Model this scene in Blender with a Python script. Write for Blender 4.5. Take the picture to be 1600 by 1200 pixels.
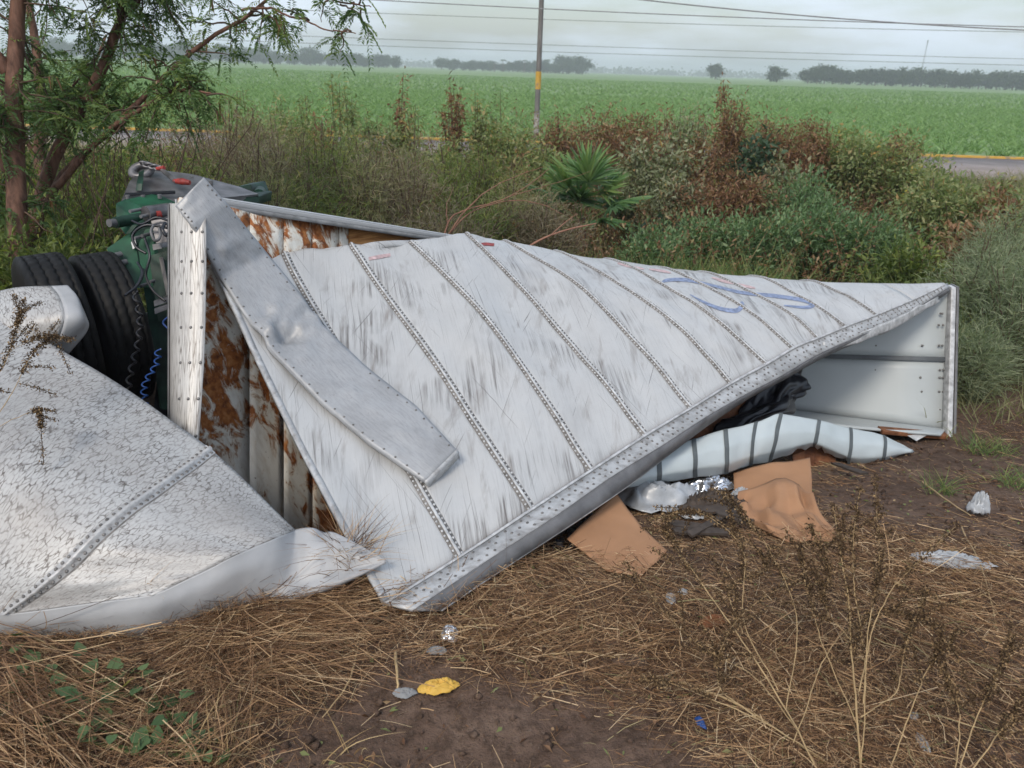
import bpy, math, random
import numpy as np
from mathutils import Vector, Matrix
from mathutils.bvhtree import BVHTree

for o in list(bpy.data.objects):
    bpy.data.objects.remove(o)
sc = bpy.context.scene
COL = sc.collection
rad = math.radians
rng = np.random.default_rng(7)
random.seed(7)

# ------------------------------------------------------------------ camera
FPX, HC = 1200.0, 2.35
PIT, ROLL = math.atan(0.41), rad(1.9)
cp, sp, cr_, sr_ = math.cos(PIT), math.sin(PIT), math.cos(ROLL), math.sin(ROLL)
FW = np.array([0, cp, -sp])
R0 = np.array([1.0, 0, 0])
U0 = np.array([0, sp, cp])
RR = cr_ * R0 + sr_ * U0
UU = -sr_ * R0 + cr_ * U0
CAM = np.array([0, 0, HC])
cd = bpy.data.cameras.new('camera')
cd.sensor_width = 36
cd.lens = 36 * FPX / 1600
cd.clip_end = 6000
cd.clip_start = 0.05
cd.dof.use_dof = True
cd.dof.focus_distance = 4.4
cd.dof.aperture_fstop = 3.2
cam = bpy.data.objects.new('camera', cd)
COL.objects.link(cam)
cam.matrix_world = Matrix(((RR[0], UU[0], -FW[0], CAM[0]), (RR[1], UU[1], -FW[1], CAM[1]),
                           (RR[2], UU[2], -FW[2], CAM[2]), (0, 0, 0, 1)))
sc.camera = cam

# ------------------------------------------------------------------ sky, sun, exposure
SUN_EL, SUN_AZ = 46.0, 205.0        # azimuth clockwise from +Y: behind the camera, a little to the left
w = bpy.data.worlds.new('World')
sc.world = w
w.use_nodes = True
wt = w.node_tree
wt.nodes.clear()
wo = wt.nodes.new('ShaderNodeOutputWorld')
bg = wt.nodes.new('ShaderNodeBackground')
bg.inputs['Strength'].default_value = 0.11
sky = wt.nodes.new('ShaderNodeTexSky')
sky.sky_type = 'NISHITA'
sky.sun_disc = False
sky.sun_elevation = rad(SUN_EL)
sky.sun_rotation = rad(SUN_AZ)
sky.air_density = 1.2
sky.dust_density = 2.5
tc = wt.nodes.new('ShaderNodeTexCoord')
mp = wt.nodes.new('ShaderNodeMapping')
mp.inputs['Scale'].default_value = (1.0, 1.0, 4.5)
cn = wt.nodes.new('ShaderNodeTexNoise')
cn.inputs['Scale'].default_value = 2.6
cn.inputs['Detail'].default_value = 7
cn.inputs['Roughness'].default_value = 0.58
crp = wt.nodes.new('ShaderNodeValToRGB')
crp.color_ramp.elements[0].position = 0.40
crp.color_ramp.elements[0].color = (0.16, 0.16, 0.16, 1)
crp.color_ramp.elements[1].position = 0.60
crp.color_ramp.elements[1].color = (0.93, 0.93, 0.93, 1)
mx = wt.nodes.new('ShaderNodeMix')
mx.data_type = 'RGBA'
mx.inputs[7].default_value = (5.95, 6.7, 7.7, 1)
wt.links.new(tc.outputs['Generated'], mp.inputs['Vector'])
wt.links.new(mp.outputs[0], cn.inputs['Vector'])
wt.links.new(cn.outputs['Fac'], crp.inputs['Fac'])
wt.links.new(crp.outputs['Color'], mx.inputs[0])
wt.links.new(sky.outputs['Color'], mx.inputs[6])
wt.links.new(mx.outputs[2], bg.inputs['Color'])
wt.links.new(bg.outputs[0], wo.inputs['Surface'])
sl = bpy.data.lights.new('sun', 'SUN')
sl.energy = 1.45
sl.angle = rad(14)
sl.color = (1, 0.91, 0.79)
so = bpy.data.objects.new('sun', sl)
COL.objects.link(so)
sd = Vector((math.sin(rad(SUN_AZ)) * math.cos(rad(SUN_EL)), math.cos(rad(SUN_AZ)) * math.cos(rad(SUN_EL)), math.sin(rad(SUN_EL))))
so.rotation_euler = sd.to_track_quat('Z', 'Y').to_euler()
so.location = (0, 0, 30)
sc.view_settings.view_transform = 'Standard'
sc.view_settings.look = 'None'
sc.view_settings.exposure = 0.50
sc.view_settings.gamma = 1
sc.view_settings.use_curve_mapping = False
sc.render.engine = 'CYCLES'
sc.cycles.use_denoising = True
sc.cycles.max_bounces = 5
sc.cycles.diffuse_bounces = 3
sc.cycles.glossy_bounces = 3
sc.cycles.transmission_bounces = 3
sc.cycles.volume_bounces = 1
sc.cycles.transparent_max_bounces = 6
sc.cycles.use_adaptive_sampling = True
sc.cycles.adaptive_threshold = 0.02

# ------------------------------------------------------------------ helpers: noise, terrain, projection from measured pixels to places
def vn(x, y, seed=0):
    x = np.asarray(x, float); y = np.asarray(y, float)
    xi = np.floor(x).astype(np.int64); yi = np.floor(y).astype(np.int64)
    xf = x - xi; yf = y - yi
    xf = xf * xf * (3 - 2 * xf); yf = yf * yf * (3 - 2 * yf)
    def h(a, b):
        n = (a * 374761393 + b * 668265263 + seed * 1442695041) & 0x7fffffff
        n = ((n ^ (n >> 13)) * 1274126177) & 0x7fffffff
        n = (n ^ (n >> 16)) & 0xffff
        return n / 65535.0
    return (h(xi, yi) * (1 - xf) + h(xi + 1, yi) * xf) * (1 - yf) + (h(xi, yi + 1) * (1 - xf) + h(xi + 1, yi + 1) * xf) * yf

def sstep(a, b, x):
    t = np.clip((np.asarray(x, float) - a) / (b - a), 0, 1)
    return t * t * (3 - 2 * t)

def H(x, y, fine=True):
    x = np.asarray(x, float); y = np.asarray(y, float)
    p = -0.6 * sstep(2.9, 6.6, y) + 0.62 * sstep(12.5, 19.5, y)
    left = sstep(-2.3, -3.0, x)
    p = p * (1 - 0.92 * left * sstep(14, 7, y))
    near = sstep(19, 14, y)
    p = p - .66 * np.exp(-((x + 1.25) / .6) ** 2 - ((y - 4.6) / .6) ** 2) - .16 * np.exp(-((x - 2.9) / .8) ** 2 - ((y - 6.7) / .7) ** 2)
    z = p + near * (0.10 * (vn(x * .45 + 9, y * .45, 1) - .5) * sstep(2.6, 4.5, y) + 0.06 * (vn(x * 1.3, y * 1.3, 2) - .5))
    if fine:
        z = z + near * (0.030 * (vn(x * 4.3, y * 4.3, 3) - .5) + 0.016 * (vn(x * 11, y * 11, 4) - .5))
    return z

def at(px, py, d):
    return CAM + d * (FW + RR * (px - 800) / FPX + UU * (600 - py) / FPX)

def ray(px, py):
    v = FW + RR * (px - 800) / FPX + UU * (600 - py) / FPX
    return v

def gnd(px, py, dz=0.0):
    v = ray(px, py)
    t = np.arange(0.8, 90, 0.004)
    P = CAM + t[:, None] * v
    hit = np.argmax(P[:, 2] < H(P[:, 0], P[:, 1], False))
    q = P[hit].copy()
    q[2] = float(H(q[0], q[1])) + dz
    return q

def xat(px, y, py=300):
    v = ray(px, py)
    t = y / v[1]
    return float(CAM[0] + t * v[0])

def place(px, y, py=300):
    x = xat(px, y, py)
    return np.array([x, y, float(H(x, y))])

def catmull(P, n):
    P = np.asarray(P, float)
    m = len(P)
    E = np.concatenate([[2 * P[0] - P[1]], P, [2 * P[-1] - P[-2]]])
    t = np.linspace(0, m - 1, n)
    i = np.minimum(t.astype(int), m - 2)
    u = (t - i).reshape((-1,) + (1,) * (P.ndim - 1))
    a, b, c, d = E[i], E[i + 1], E[i + 2], E[i + 3]
    return 0.5 * (2 * b + (c - a) * u + (2 * a - 5 * b + 4 * c - d) * u * u + (3 * b - a - 3 * c + d) * u ** 3)

def surf(C, nr, nc):
    C = np.asarray(C, float)
    G = catmull(C, nr)
    return catmull(G.transpose(1, 0, 2), nc).transpose(1, 0, 2)

def lin(P_, n_):
    P_ = np.asarray(P_, float); t_ = np.linspace(0, len(P_) - 1, n_); i_ = np.minimum(t_.astype(int), len(P_) - 2)
    f_ = (t_ - i_).reshape((-1,) + (1,) * (P_.ndim - 1))
    return P_[i_] * (1 - f_) + P_[i_ + 1] * f_

def lsurf(C, nr, nc):
    return lin(lin(np.asarray(C, float), nr).transpose(1, 0, 2), nc).transpose(1, 0, 2)

def gnormal(G):
    du = np.gradient(G, axis=1); dv = np.gradient(G, axis=0)
    n = np.cross(du, dv)
    return n / (np.linalg.norm(n, axis=2, keepdims=True) + 1e-9)

def toward(G):
    """normals that face the side of the sheet seen from the road verge"""
    n = gnormal(G)
    s = np.sign(np.sum(n * (CAM - G), axis=2).mean())
    return n * (s if s else 1)

# ------------------------------------------------------------------ helpers: objects
def T(name, label, cat, loc=(0, 0, 0), group=None):
    o = bpy.data.objects.new(name, None)
    o.empty_display_size = 0.2
    COL.objects.link(o)
    o.location = [float(v) for v in loc]
    tag(o, label, cat, group)
    return o

def tag(o, label=None, cat=None, group=None, kind=None):
    if label: o['label'] = label
    if cat: o['category'] = cat
    if group: o['group'] = group
    if kind: o['kind'] = kind
    return o

def adopt(o, parent):
    if parent is not None:
        o.parent = parent
        if parent.parent is None and parent.type == 'EMPTY':
            o.matrix_parent_inverse = Matrix.Translation(-parent.location)
    return o

class Geo:
    def __init__(s):
        s.V = []; s.T = []; s.Q = []; s.rt = []; s.rq = []; s.n = 0; s.uv = []
    def add(s, V, F, r=None, uv=None):
        V = np.asarray(V, float).reshape(-1, 3); F = np.asarray(F, int)
        if len(F) == 0: return s
        rr = np.broadcast_to(np.asarray(0.5 if r is None else r, float), (len(F),))
        if F.shape[1] == 3: s.T.append(F + s.n); s.rt.append(rr)
        else: s.Q.append(F + s.n); s.rq.append(rr)
        s.V.append(V); s.n += len(V)
        s.uv.append(np.zeros((len(V), 2)) if uv is None else np.asarray(uv, float).reshape(-1, 2))
        return s
    def mesh(s, name, mat, smooth=False):
        V = np.concatenate(s.V)
        t = np.concatenate(s.T) if s.T else np.zeros((0, 3), int)
        q = np.concatenate(s.Q) if s.Q else np.zeros((0, 4), int)
        r = np.concatenate(([np.concatenate(s.rt)] if s.T else []) + ([np.concatenate(s.rq)] if s.Q else []))
        li = np.concatenate([t.ravel(), q.ravel()])
        st = np.concatenate([np.arange(len(t)) * 3, len(t) * 3 + np.arange(len(q)) * 4])
        me = bpy.data.meshes.new(name)
        me.vertices.add(len(V)); me.loops.add(len(li)); me.polygons.add(len(st))
        me.vertices.foreach_set('co', V.astype(np.float32).ravel())
        me.loops.foreach_set('vertex_index', li.astype(np.int32))
        me.polygons.foreach_set('loop_start', st.astype(np.int32))
        if smooth: me.polygons.foreach_set('use_smooth', np.ones(len(st), bool))
        uvl = me.uv_layers.new(name='UVMap')
        uv = np.concatenate(s.uv)
        uvl.data.foreach_set('uv', uv[li].astype(np.float32).ravel())
        a = me.attributes.new('rnd', 'FLOAT', 'FACE')
        a.data.foreach_set('value', r.astype(np.float32))
        me.update(calc_edges=True)
        me.materials.append(mat)
        return me
    def obj(s, name, mat, parent=None, smooth=False):
        o = bpy.data.objects.new(name, s.mesh(name, mat, smooth))
        COL.objects.link(o)
        return adopt(o, parent)

def grid_geo(G, geo=None, uv0=(0, 0), r=None):
    geo = geo or Geo()
    nr, nc = G.shape[:2]
    idx = np.arange(nr * nc).reshape(nr, nc)
    F = np.stack([idx[:-1, :-1], idx[:-1, 1:], idx[1:, 1:], idx[1:, :-1]], -1).reshape(-1, 4)
    du = np.linalg.norm(np.diff(G, axis=1), axis=2).mean(0)
    dv = np.linalg.norm(np.diff(G, axis=0), axis=2).mean(1)
    u = np.concatenate([[0], np.cumsum(du)]) + uv0[0]; v = np.concatenate([[0], np.cumsum(dv)]) + uv0[1]
    uv = np.stack(np.meshgrid(u, v), -1)
    geo.add(G.reshape(-1, 3), F, r, uv.reshape(-1, 2))
    return geo

def sheet(name, G, mat, parent=None, th=0.004, uv0=(0, 0), smooth=True):
    o = grid_geo(G, None, uv0).obj(name, mat, parent, smooth)
    if th:
        m = o.modifiers.new('thick', 'SOLIDIFY'); m.thickness = th; m.offset = 0
    return o

def tube_geo(geo, pts, radii, sides=6, r=None, cap=True):
    P = np.asarray(pts, float); n = len(P)
    R = np.broadcast_to(np.asarray(radii, float), (n,))
    tan = np.gradient(P, axis=0); tan /= np.linalg.norm(tan, axis=1, keepdims=True) + 1e-9
    up = np.array([0, 0, 1.0]) if abs(tan[0][2]) < .9 else np.array([1.0, 0, 0])
    a = np.cross(tan, up); 
    bad = np.linalg.norm(a, axis=1) < 1e-3
    a[bad] = [1, 0, 0]
    a /= np.linalg.norm(a, axis=1, keepdims=True)
    for i in range(1, n):
        if np.dot(a[i], a[i - 1]) < 0: a[i] = -a[i]
    b = np.cross(tan, a)
    an = np.linspace(0, 2 * math.pi, sides, endpoint=False)
    V = P[:, None] + R[:, None, None] * (np.cos(an)[None, :, None] * a[:, None] + np.sin(an)[None, :, None] * b[:, None])
    idx = np.arange(n * sides).reshape(n, sides); nx = np.roll(idx, -1, 1)
    F = np.stack([idx[:-1], nx[:-1], nx[1:], idx[1:]], -1).reshape(-1, 4)
    ln = np.concatenate([[0], np.cumsum(np.linalg.norm(np.diff(P, axis=0), axis=1))])
    uv = np.stack(np.broadcast_arrays(an[None, :] / 6.28, ln[:, None]), -1)
    geo.add(V.reshape(-1, 3), F, r, uv.reshape(-1, 2))
    if cap:
        for k, fl in ((0, 1), (n - 1, -1)):
            vv = np.concatenate([V[k], P[k][None]])
            f = np.array([[i, (i + 1) % sides, sides][::fl] for i in range(sides)])
            geo.add(vv, f, r)
    return geo

def prism_geo(geo, poly, ext):
    """closed polygon (list of 3-D points) swept by a vector"""
    P = np.asarray(poly, float); n = len(P); E = np.asarray(ext, float)
    V = np.concatenate([P, P + E])
    geo.add(V, [[i, (i + 1) % n, n + (i + 1) % n, n + i] for i in range(n)])
    c = P.mean(0)
    geo.add(np.concatenate([P, c[None]]), [[i, n, (i + 1) % n] for i in range(n)])
    geo.add(np.concatenate([P + E, (c + E)[None]]), [[i, (i + 1) % n, n] for i in range(n)])
    return geo

def bevel(o, wd=0.01, seg=2):
    m = o.modifiers.new('bevel', 'BEVEL'); m.width = wd; m.segments = seg; m.limit_method = 'ANGLE'
    return o

def unit(v):
    v = np.asarray(v, float)
    return v / (np.linalg.norm(v, axis=-1, keepdims=True) + 1e-9)

def rand_dirs(n, up=0.0):
    v = rng.normal(size=(n, 3)); v[:, 2] += up
    return unit(v)

def leaves(geo, base, dirv, L, W, r=None, fold=0.25):
    n = len(base); d = unit(dirv)
    up = np.broadcast_to(np.array([0, 0, 1.0]), (n, 3)) + rng.normal(size=(n, 3)) * .45
    s = unit(np.cross(d, up)); nn = np.cross(s, d)
    L = np.broadcast_to(L, (n,))[:, None]; W = np.broadcast_to(W, (n,))[:, None]
    b = base; tip = base + d * L - nn * L * .12
    m = base + d * L * .45
    l = m + s * W * .5 + nn * W * fold; q = m - s * W * .5 + nn * W * fold
    V = np.stack([b, l, tip, q], 1).reshape(-1, 3)
    i = np.arange(n) * 4
    F = np.concatenate([np.stack([i, i + 1, i + 2], 1), np.stack([i, i + 2, i + 3], 1)])
    rr = rng.random(n) if r is None else np.broadcast_to(r, (n,))
    geo.add(V, F, np.concatenate([rr, rr]))
    return geo

def blades(geo, base, dirv, L, W, bend, seg=3, r=None, point=True):
    n = len(base); d = unit(dirv)
    L = np.broadcast_to(L, (n,)); W = np.broadcast_to(W, (n,))
    s = unit(np.cross(d, rng.normal(size=(n, 3)) + np.array([0, 0, .3])))
    t = np.linspace(0, 1, seg + 1)
    C = base[:, None] + d[:, None] * (L[:, None] * t)[:, :, None] + bend[:, None] * (L[:, None] * t ** 2)[:, :, None]
    wd = (1 - t ** 2 * .92) if point else np.ones_like(t)
    off = s[:, None] * (W[:, None] * wd * .5)[:, :, None]
    V = np.stack([C - off, C + off], 2).reshape(-1, 3)
    k = (np.arange(n) * (seg + 1) * 2)[:, None] + (np.arange(seg) * 2)[None]
    k = k.ravel()
    F = np.stack([k, k + 1, k + 3, k + 2], 1)
    rr = rng.random(n) if r is None else np.broadcast_to(r, (n,))
    geo.add(V, F, np.repeat(rr, seg))
    return geo

# ------------------------------------------------------------------ helpers: materials
class MT:
    def __init__(s, name):
        s.m = bpy.data.materials.new(name); s.m.use_nodes = True
        s.t = s.m.node_tree; s.t.nodes.clear()
        s.out = s.t.nodes.new('ShaderNodeOutputMaterial')
        s.b = s.t.nodes.new('ShaderNodeBsdfPrincipled')
        s.t.links.new(s.b.outputs[0], s.out.inputs[0])
    def set(s, node, key, v):
        i = node.inputs[key]
        if isinstance(v, bpy.types.NodeSocket): s.t.links.new(v, i)
        else:
            if hasattr(i.default_value, '__len__') and not hasattr(v, '__len__'): v = (v, v, v, 1)[:len(i.default_value)]
            if hasattr(v, '__len__') and len(v) == 3 and len(i.default_value) == 4: v = (*v, 1)
            i.default_value = v
    def n(s, typ, ins=None, out=0, **props):
        nd = s.t.nodes.new('ShaderNode' + typ)
        for k, v in props.items(): setattr(nd, k, v)
        for k, v in (ins or {}).items(): s.set(nd, k, v)
        return nd.outputs[out]
    def uv(s, sx=1, sy=1, rot=0):
        v = s.n('TexCoord', out=2)
        if rot: v = s.n('Mapping', {'Vector': v, 'Rotation': (0, 0, rot)})
        return s.n('Mapping', {'Vector': v, 'Scale': (sx, sy, 1)})
    def obj(s, sx=1, sy=1, sz=1):
        return s.n('Mapping', {'Vector': s.n('TexCoord', out=3), 'Scale': (sx, sy, sz)})
    def noise(s, vec, scale, det=4, ro=.55, dist=0):
        return s.n('TexNoise', {'Vector': vec, 'Scale': scale, 'Detail': det, 'Roughness': ro, 'Distortion': dist})
    def ramp(s, fac, stops):
        nd = s.t.nodes.new('ShaderNodeValToRGB'); s.t.links.new(fac, nd.inputs[0])
        e = nd.color_ramp.elements
        while len(e) < len(stops): e.new(0.5)
        for k, (p, c) in enumerate(stops):
            e[k].position = p
            c = (c, c, c) if not hasattr(c, '__len__') else c
            e[k].color = (*c, 1)
        return nd.outputs[0]
    def mix(s, f, a, b, mode='MIX'):
        nd = s.t.nodes.new('ShaderNodeMix'); nd.data_type = 'RGBA'; nd.blend_type = mode
        for k, v in ((0, f), (6, a), (7, b)): s.set(nd, k, v)
        return nd.outputs[2]
    def math(s, op, a, b=0.0):
        nd = s.t.nodes.new('ShaderNodeMath'); nd.operation = op
        s.set(nd, 0, a); s.set(nd, 1, b)
        return nd.outputs[0]
    def attr(s, name='rnd'):
        return s.n('Attribute', out=2, attribute_name=name)
    def bump(s, h, st=.3, dist=.01):
        s.set(s.b, 'Normal', s.n('Bump', {'Height': h, 'Strength': st, 'Distance': dist}))
    def fin(s, col=None, rough=None, metal=None, spec=None):
        if col is not None: s.set(s.b, 'Base Color', col)
        if rough is not None: s.set(s.b, 'Roughness', rough)
        if metal is not None: s.set(s.b, 'Metallic', metal)
        if spec is not None: s.set(s.b, 'Specular IOR Level', spec)
        return s.m

def plain(name, col, rough=.6, metal=0, var=.25, scale=6, spec=.4):
    m = MT(name); c = np.array(col)
    k = m.noise(m.obj(), scale, 5)
    return m.fin(m.ramp(k, [(.3, tuple(c * (1 - var))), (.7, tuple(np.minimum(c * (1 + var), 1)))]), rough, metal, spec)

def leafmat(name, stops, trans=.3, rough=.5):
    m = MT(name)
    col = m.ramp(m.attr(), stops)
    m.fin(col, rough, 0, .25)
    t = m.n('BsdfTranslucent', {'Color': m.mix(1.0, col, (1.1, 1.15, .6), 'MULTIPLY')})
    ms = m.t.nodes.new('ShaderNodeMixShader'); ms.inputs[0].default_value = trans
    m.t.links.new(m.b.outputs[0], ms.inputs[1]); m.t.links.new(t, ms.inputs[2]); m.t.links.new(ms.outputs[0], m.out.inputs[0])
    return m.m

# painted aluminium skin of the trailer: brush-like smears, streaks and speckle
def mk_skin():
    m = MT('white_skin')
    st = m.noise(m.uv(42, 1.3, rad(24)), 1.0, 6, .66)
    pt = m.noise(m.uv(1, 1), 1.5, 3)
    f1 = m.math('MULTIPLY', m.ramp(st, [(.46, 0), (.66, 1)]), m.ramp(pt, [(.52, .02), (.60, 1)]))
    c = m.mix(m.math('MULTIPLY', f1, .92), (.52, .518, .51), (.10, .082, .07))
    st2 = m.noise(m.uv(130, 3.0, rad(20)), 1.0, 5, .65)
    c = m.mix(m.math('MULTIPLY', m.ramp(st2, [(.52, 0), (.70, 1)]), .34), c, (.22, .21, .20))
    sm = m.noise(m.uv(5, 1.1, rad(34)), 1.3, 5, .65, .4)
    c = m.mix(m.math('MULTIPLY', m.ramp(sm, [(.56, 0), (.72, 1)]), .72), c, (.20, .165, .14))
    ox = m.noise(m.uv(), 3.1, 6, .6)
    bp = m.noise(m.uv(1.6, .7, rad(30)), .9, 5, .65, .6)
    c = m.mix(m.math('MULTIPLY', m.ramp(bp, [(.56, 0), (.70, 1)]), .25), c, (.22, .20, .185))
    c = m.mix(m.math('MULTIPLY', m.ramp(ox, [(.40, 0), (.7, 1)]), .25), c, (.34, .345, .35))
    for (sx_, sy_, ro_, lo_) in ((120, 1.2, 20, .655), (90, 1.6, 52, .675), (110, 1.0, -8, .685)):
        sc1 = m.noise(m.uv(sx_, sy_, rad(ro_)), 1.0, 2, .5)
        c = m.mix(m.math('MULTIPLY', m.ramp(sc1, [(lo_ + .01, 0), (lo_ + .035, 1)]), .7), c, (.13, .12, .115))
    sk = m.noise(m.uv(), 85, 2)
    c = m.mix(m.ramp(sk, [(.70, 0), (.76, .6)]), c, (.16, .14, .13))
    m.bump(m.noise(m.uv(), 5, 3), .2, .02)
    return m.fin(c, m.ramp(ox, [(.3, .28), (.7, .5)]), .2, .5)

# weathered aluminium with dark lichen-like veins
def mk_mottled(name, base, vein, sx, sy, sc_, amt=.9):
    m = MT(name)
    v = m.uv(sx, sy)
    wob = m.n('TexNoise', {'Vector': v, 'Scale': sc_ * .9, 'Detail': 4}, out=1)
    vw = m.n('VectorMath', {0: v, 1: m.n('VectorMath', {0: wob, 'Scale': .75}, operation='SCALE')}, operation='ADD')
    ed = m.n('TexVoronoi', {'Vector': vw, 'Scale': sc_}, feature='DISTANCE_TO_EDGE')
    brk = m.noise(v, sc_ * .8, 4, .65)
    f = m.math('MULTIPLY', m.ramp(ed, [(.0, 1), (.05, .7), (.15, 0)]), m.ramp(brk, [(.40, .1), (.58, 1)]))
    msk = m.noise(m.uv(), 2.3, 3)
    f = m.math('MULTIPLY', f, m.ramp(msk, [(.30, .40), (.55, amt)]))
    c = m.mix(f, base, vein)
    b = m.noise(m.uv(sx, sy), sc_ * 2.2, 5, .65, .8)
    c = m.mix(m.math('MULTIPLY', m.ramp(b, [(.54, 0), (.72, 1)]), .55), c, (.24, .20, .175))
    p = m.noise(m.uv(), 1.6, 4)
    c = m.mix(m.math('MULTIPLY', m.ramp(p, [(.42, 0), (.66, 1)]), .55), c, (.27, .25, .235))
    m.bump(m.noise(m.uv(), 7, 4), .2, .02)
    return m.fin(c, .5, .15, .4)

def mk_streak(name, base, dark, sx, sy, amt=.6):
    m = MT(name)
    a = m.noise(m.uv(sx, sy), 1.0, 6, .68, .3)
    c = m.mix(m.math('MULTIPLY', m.ramp(a, [(.45, 0), (.68, 1)]), amt), base, dark)
    b = m.noise(m.uv(), 2.4, 5, .6, .4)
    c = m.mix(m.math('MULTIPLY', m.ramp(b, [(.45, 0), (.70, 1)]), .6), c, tuple(np.array(base) * .5))
    k = m.noise(m.uv(), 60, 3, .6)
    c = m.mix(m.ramp(k, [(.64, 0), (.74, .6)]), c, (.15, .13, .115))
    m.bump(m.noise(m.uv(), 6, 4), .25, .02)
    return m.fin(c, m.ramp(b, [(.3, .36), (.7, .52)]), .12, .45)

def mk_rustwall():
    m = MT('rusty_lining')
    o = m.obj()
    big = m.noise(o, 2.2, 2)
    n1 = m.noise(m.obj(1.6, 1.6, .75), 6.5, 8, .66, .6)
    rs = m.math('ADD', m.math('MULTIPLY', n1, .62), m.math('MULTIPLY', big, .40))
    rust = m.ramp(m.noise(o, 24, 5), [(.3, (.09, .026, .010)), (.52, (.30, .10, .026)), (.72, (.46, .20, .07))])
    paint = m.mix(m.ramp(m.noise(m.obj(6, 6, .7), 4, 5), [(.45, 0), (.7, .55)]), (.74, .72, .66), (.50, .45, .37))
    paint = m.mix(m.ramp(rs, [(.475, 0), (.520, .5)]), paint, (.52, .35, .20))
    c = m.mix(m.ramp(rs, [(.518, 0), (.552, 1)]), paint, rust)
    edge = m.math('ABSOLUTE', m.math('SUBTRACT', rs, .527))
    c = m.mix(m.ramp(edge, [(0, .45), (.012, 0)]), c, (.13, .06, .03))
    sp_ = m.noise(o, 34, 3, .6)
    c = m.mix(m.ramp(sp_, [(.66, 0), (.72, .75)]), c, (.15, .07, .03))
    m.bump(rs, .5, .01)
    return m.fin(c, .68, 0, .3)

def mk_ground():
    m = MT('soil')
    o = m.obj()
    a = m.noise(o, 2.1, 6, .6)
    c = m.ramp(a, [(.3, (.095, .060, .043)), (.5, (.155, .101, .074)), (.72, (.22, .152, .113))])
    b = m.noise(o, 16, 6, .7)
    c = m.mix(m.ramp(b, [(.44, 0), (.66, .85)]), c, (.058, .036, .025))
    g = m.noise(o, 70, 4, .7)
    c = m.mix(m.ramp(g, [(.60, 0), (.72, .6)]), c, (.24, .19, .15))
    s = m.noise(m.obj(30, 80, 30), 1.0, 5, .7, 1.5)
    c = m.mix(m.ramp(s, [(.60, 0), (.68, .55)]), c, (.23, .155, .085))
    d = m.n('SeparateXYZ', {0: m.n('TexCoord', out=3)}, out=1)
    gr = m.n('MapRange', {'Value': d, 'From Min': 7.0, 'From Max': 10.0})
    c = m.mix(gr, c, m.ramp(m.noise(o, 3, 5), [(.35, (.040, .034, .018)), (.65, (.075, .075, .03))]))
    h = m.math('ADD', m.math('MULTIPLY', b, .75), m.math('MULTIPLY', g, .25))
    m.bump(h, 1.0, .05)
    return m.fin(c, .92, 0, .2)

M = {}
M['skin'] = mk_skin()
M['mottled'] = mk_mottled('mottled_aluminium', (.46, .46, .455), (.05, .036, .028), 56, 18, 1.0, 1.0)
M['mottled_fine'] = mk_mottled('weathered_post', (.58, .565, .54), (.10, .078, .06), 70, 5, 1.0, 1.0)
M['strip'] = mk_streak('bare_aluminium', (.35, .36, .375), (.16, .155, .15), 90, 14, .38)
M['smooth_alu'] = plain('smooth_aluminium', (.36, .365, .375), .5, .08, .12, 5, .4)
M['rail'] = mk_streak('rail_aluminium', (.45, .46, .47), (.15, .135, .125), 14, 14, .75)
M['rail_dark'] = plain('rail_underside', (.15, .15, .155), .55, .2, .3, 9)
M['grime'] = plain('seam_grime_shade', (.17, .16, .15), .7, .1, .5, 22)  # seam dirt plus the rivets' dark shadows, both put into this colour
M['ridge'] = plain('seam_ridge', (.46, .465, .47), .5, .15, .35, 20)
M['rivet'] = plain('rivet_metal', (.50, .505, .51), .45, .2, .3, 30)
M['rivet_dark'] = plain('dark_rivet_metal', (.16, .155, .15), .5, .3, .4, 30)
M['rust'] = mk_rustwall()
M['soil'] = mk_ground()
M['lining'] = plain('white_lining', (.44, .475, .485), .42, 0, .05, 2)
M['lining_joint'] = plain('lining_joint', (.10, .11, .12), .6)
M['card'] = plain('cardboard', (.355, .195, .108), .8, 0, .14, 3, .2)
M['white_gel'] = plain('white_fibreglass', (.49, .545, .56), .35, 0, .06, 3, .5)
M['bow'] = plain('grey_bow', (.10, .115, .12), .6, 0, .2, 8)
M['rubber'] = plain('tyre_rubber', (.007, .007, .0072), .6, 0, .6, 10, .22)
M['black'] = plain('black_plastic', (.012, .013, .018), .35, 0, .4, 8, .5)
M['steel'] = plain('dark_greasy_steel', (.15, .145, .15), .38, .5, .6, 6)
M['green'] = plain('green_paint', (.010, .075, .036), .45, 0, .55, 7, .4)
M['green_dark'] = plain('dark_green_paint', (.009, .034, .022), .5, 0, .7, 7, .35)
M['red'] = plain('red_paint', (.26, .03, .024), .55, 0, .6, 14)
M['red_faded'] = plain('faded_red_paint', (.50, .36, .36), .6, 0, .35, 30)
M['blue_paint'] = plain('blue_paint', (.20, .245, .37), .55, 0, .5, 30)
M['blue'] = plain('blue_plastic', (.02, .08, .30), .4)
M['bag'] = plain('white_plastic', (.38, .40, .425), .3, 0, .25, 8, .5)
M['foil'] = plain('silver_foil', (.62, .64, .68), .22, .85, .3, 9)
M['yellow'] = plain('yellow_wrapper', (.60, .37, .07), .6, 0, .15, 10)
M['grey_rag'] = plain('grey_rag', (.24, .245, .25), .8, 0, .3, 12)
M['rubble'] = plain('charcoal_debris', (.055, .042, .034), .8, 0, .5, 12)
def mk_wood(name, a, b, sx, sy, sz):
    m = MT(name)
    k = m.noise(m.obj(sx, sy, sz), 1.0, 6, .62, .4)
    return m.fin(m.ramp(k, [(.32, a), (.66, b)]), .7, 0, .25)
M['plank'] = mk_wood('orange_plank', (.22, .085, .027), (.62, .32, .12), 4, 4, 40)
M['board'] = mk_wood('brown_board', (.09, .035, .018), (.27, .115, .055), 12, 3, 12)
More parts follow.
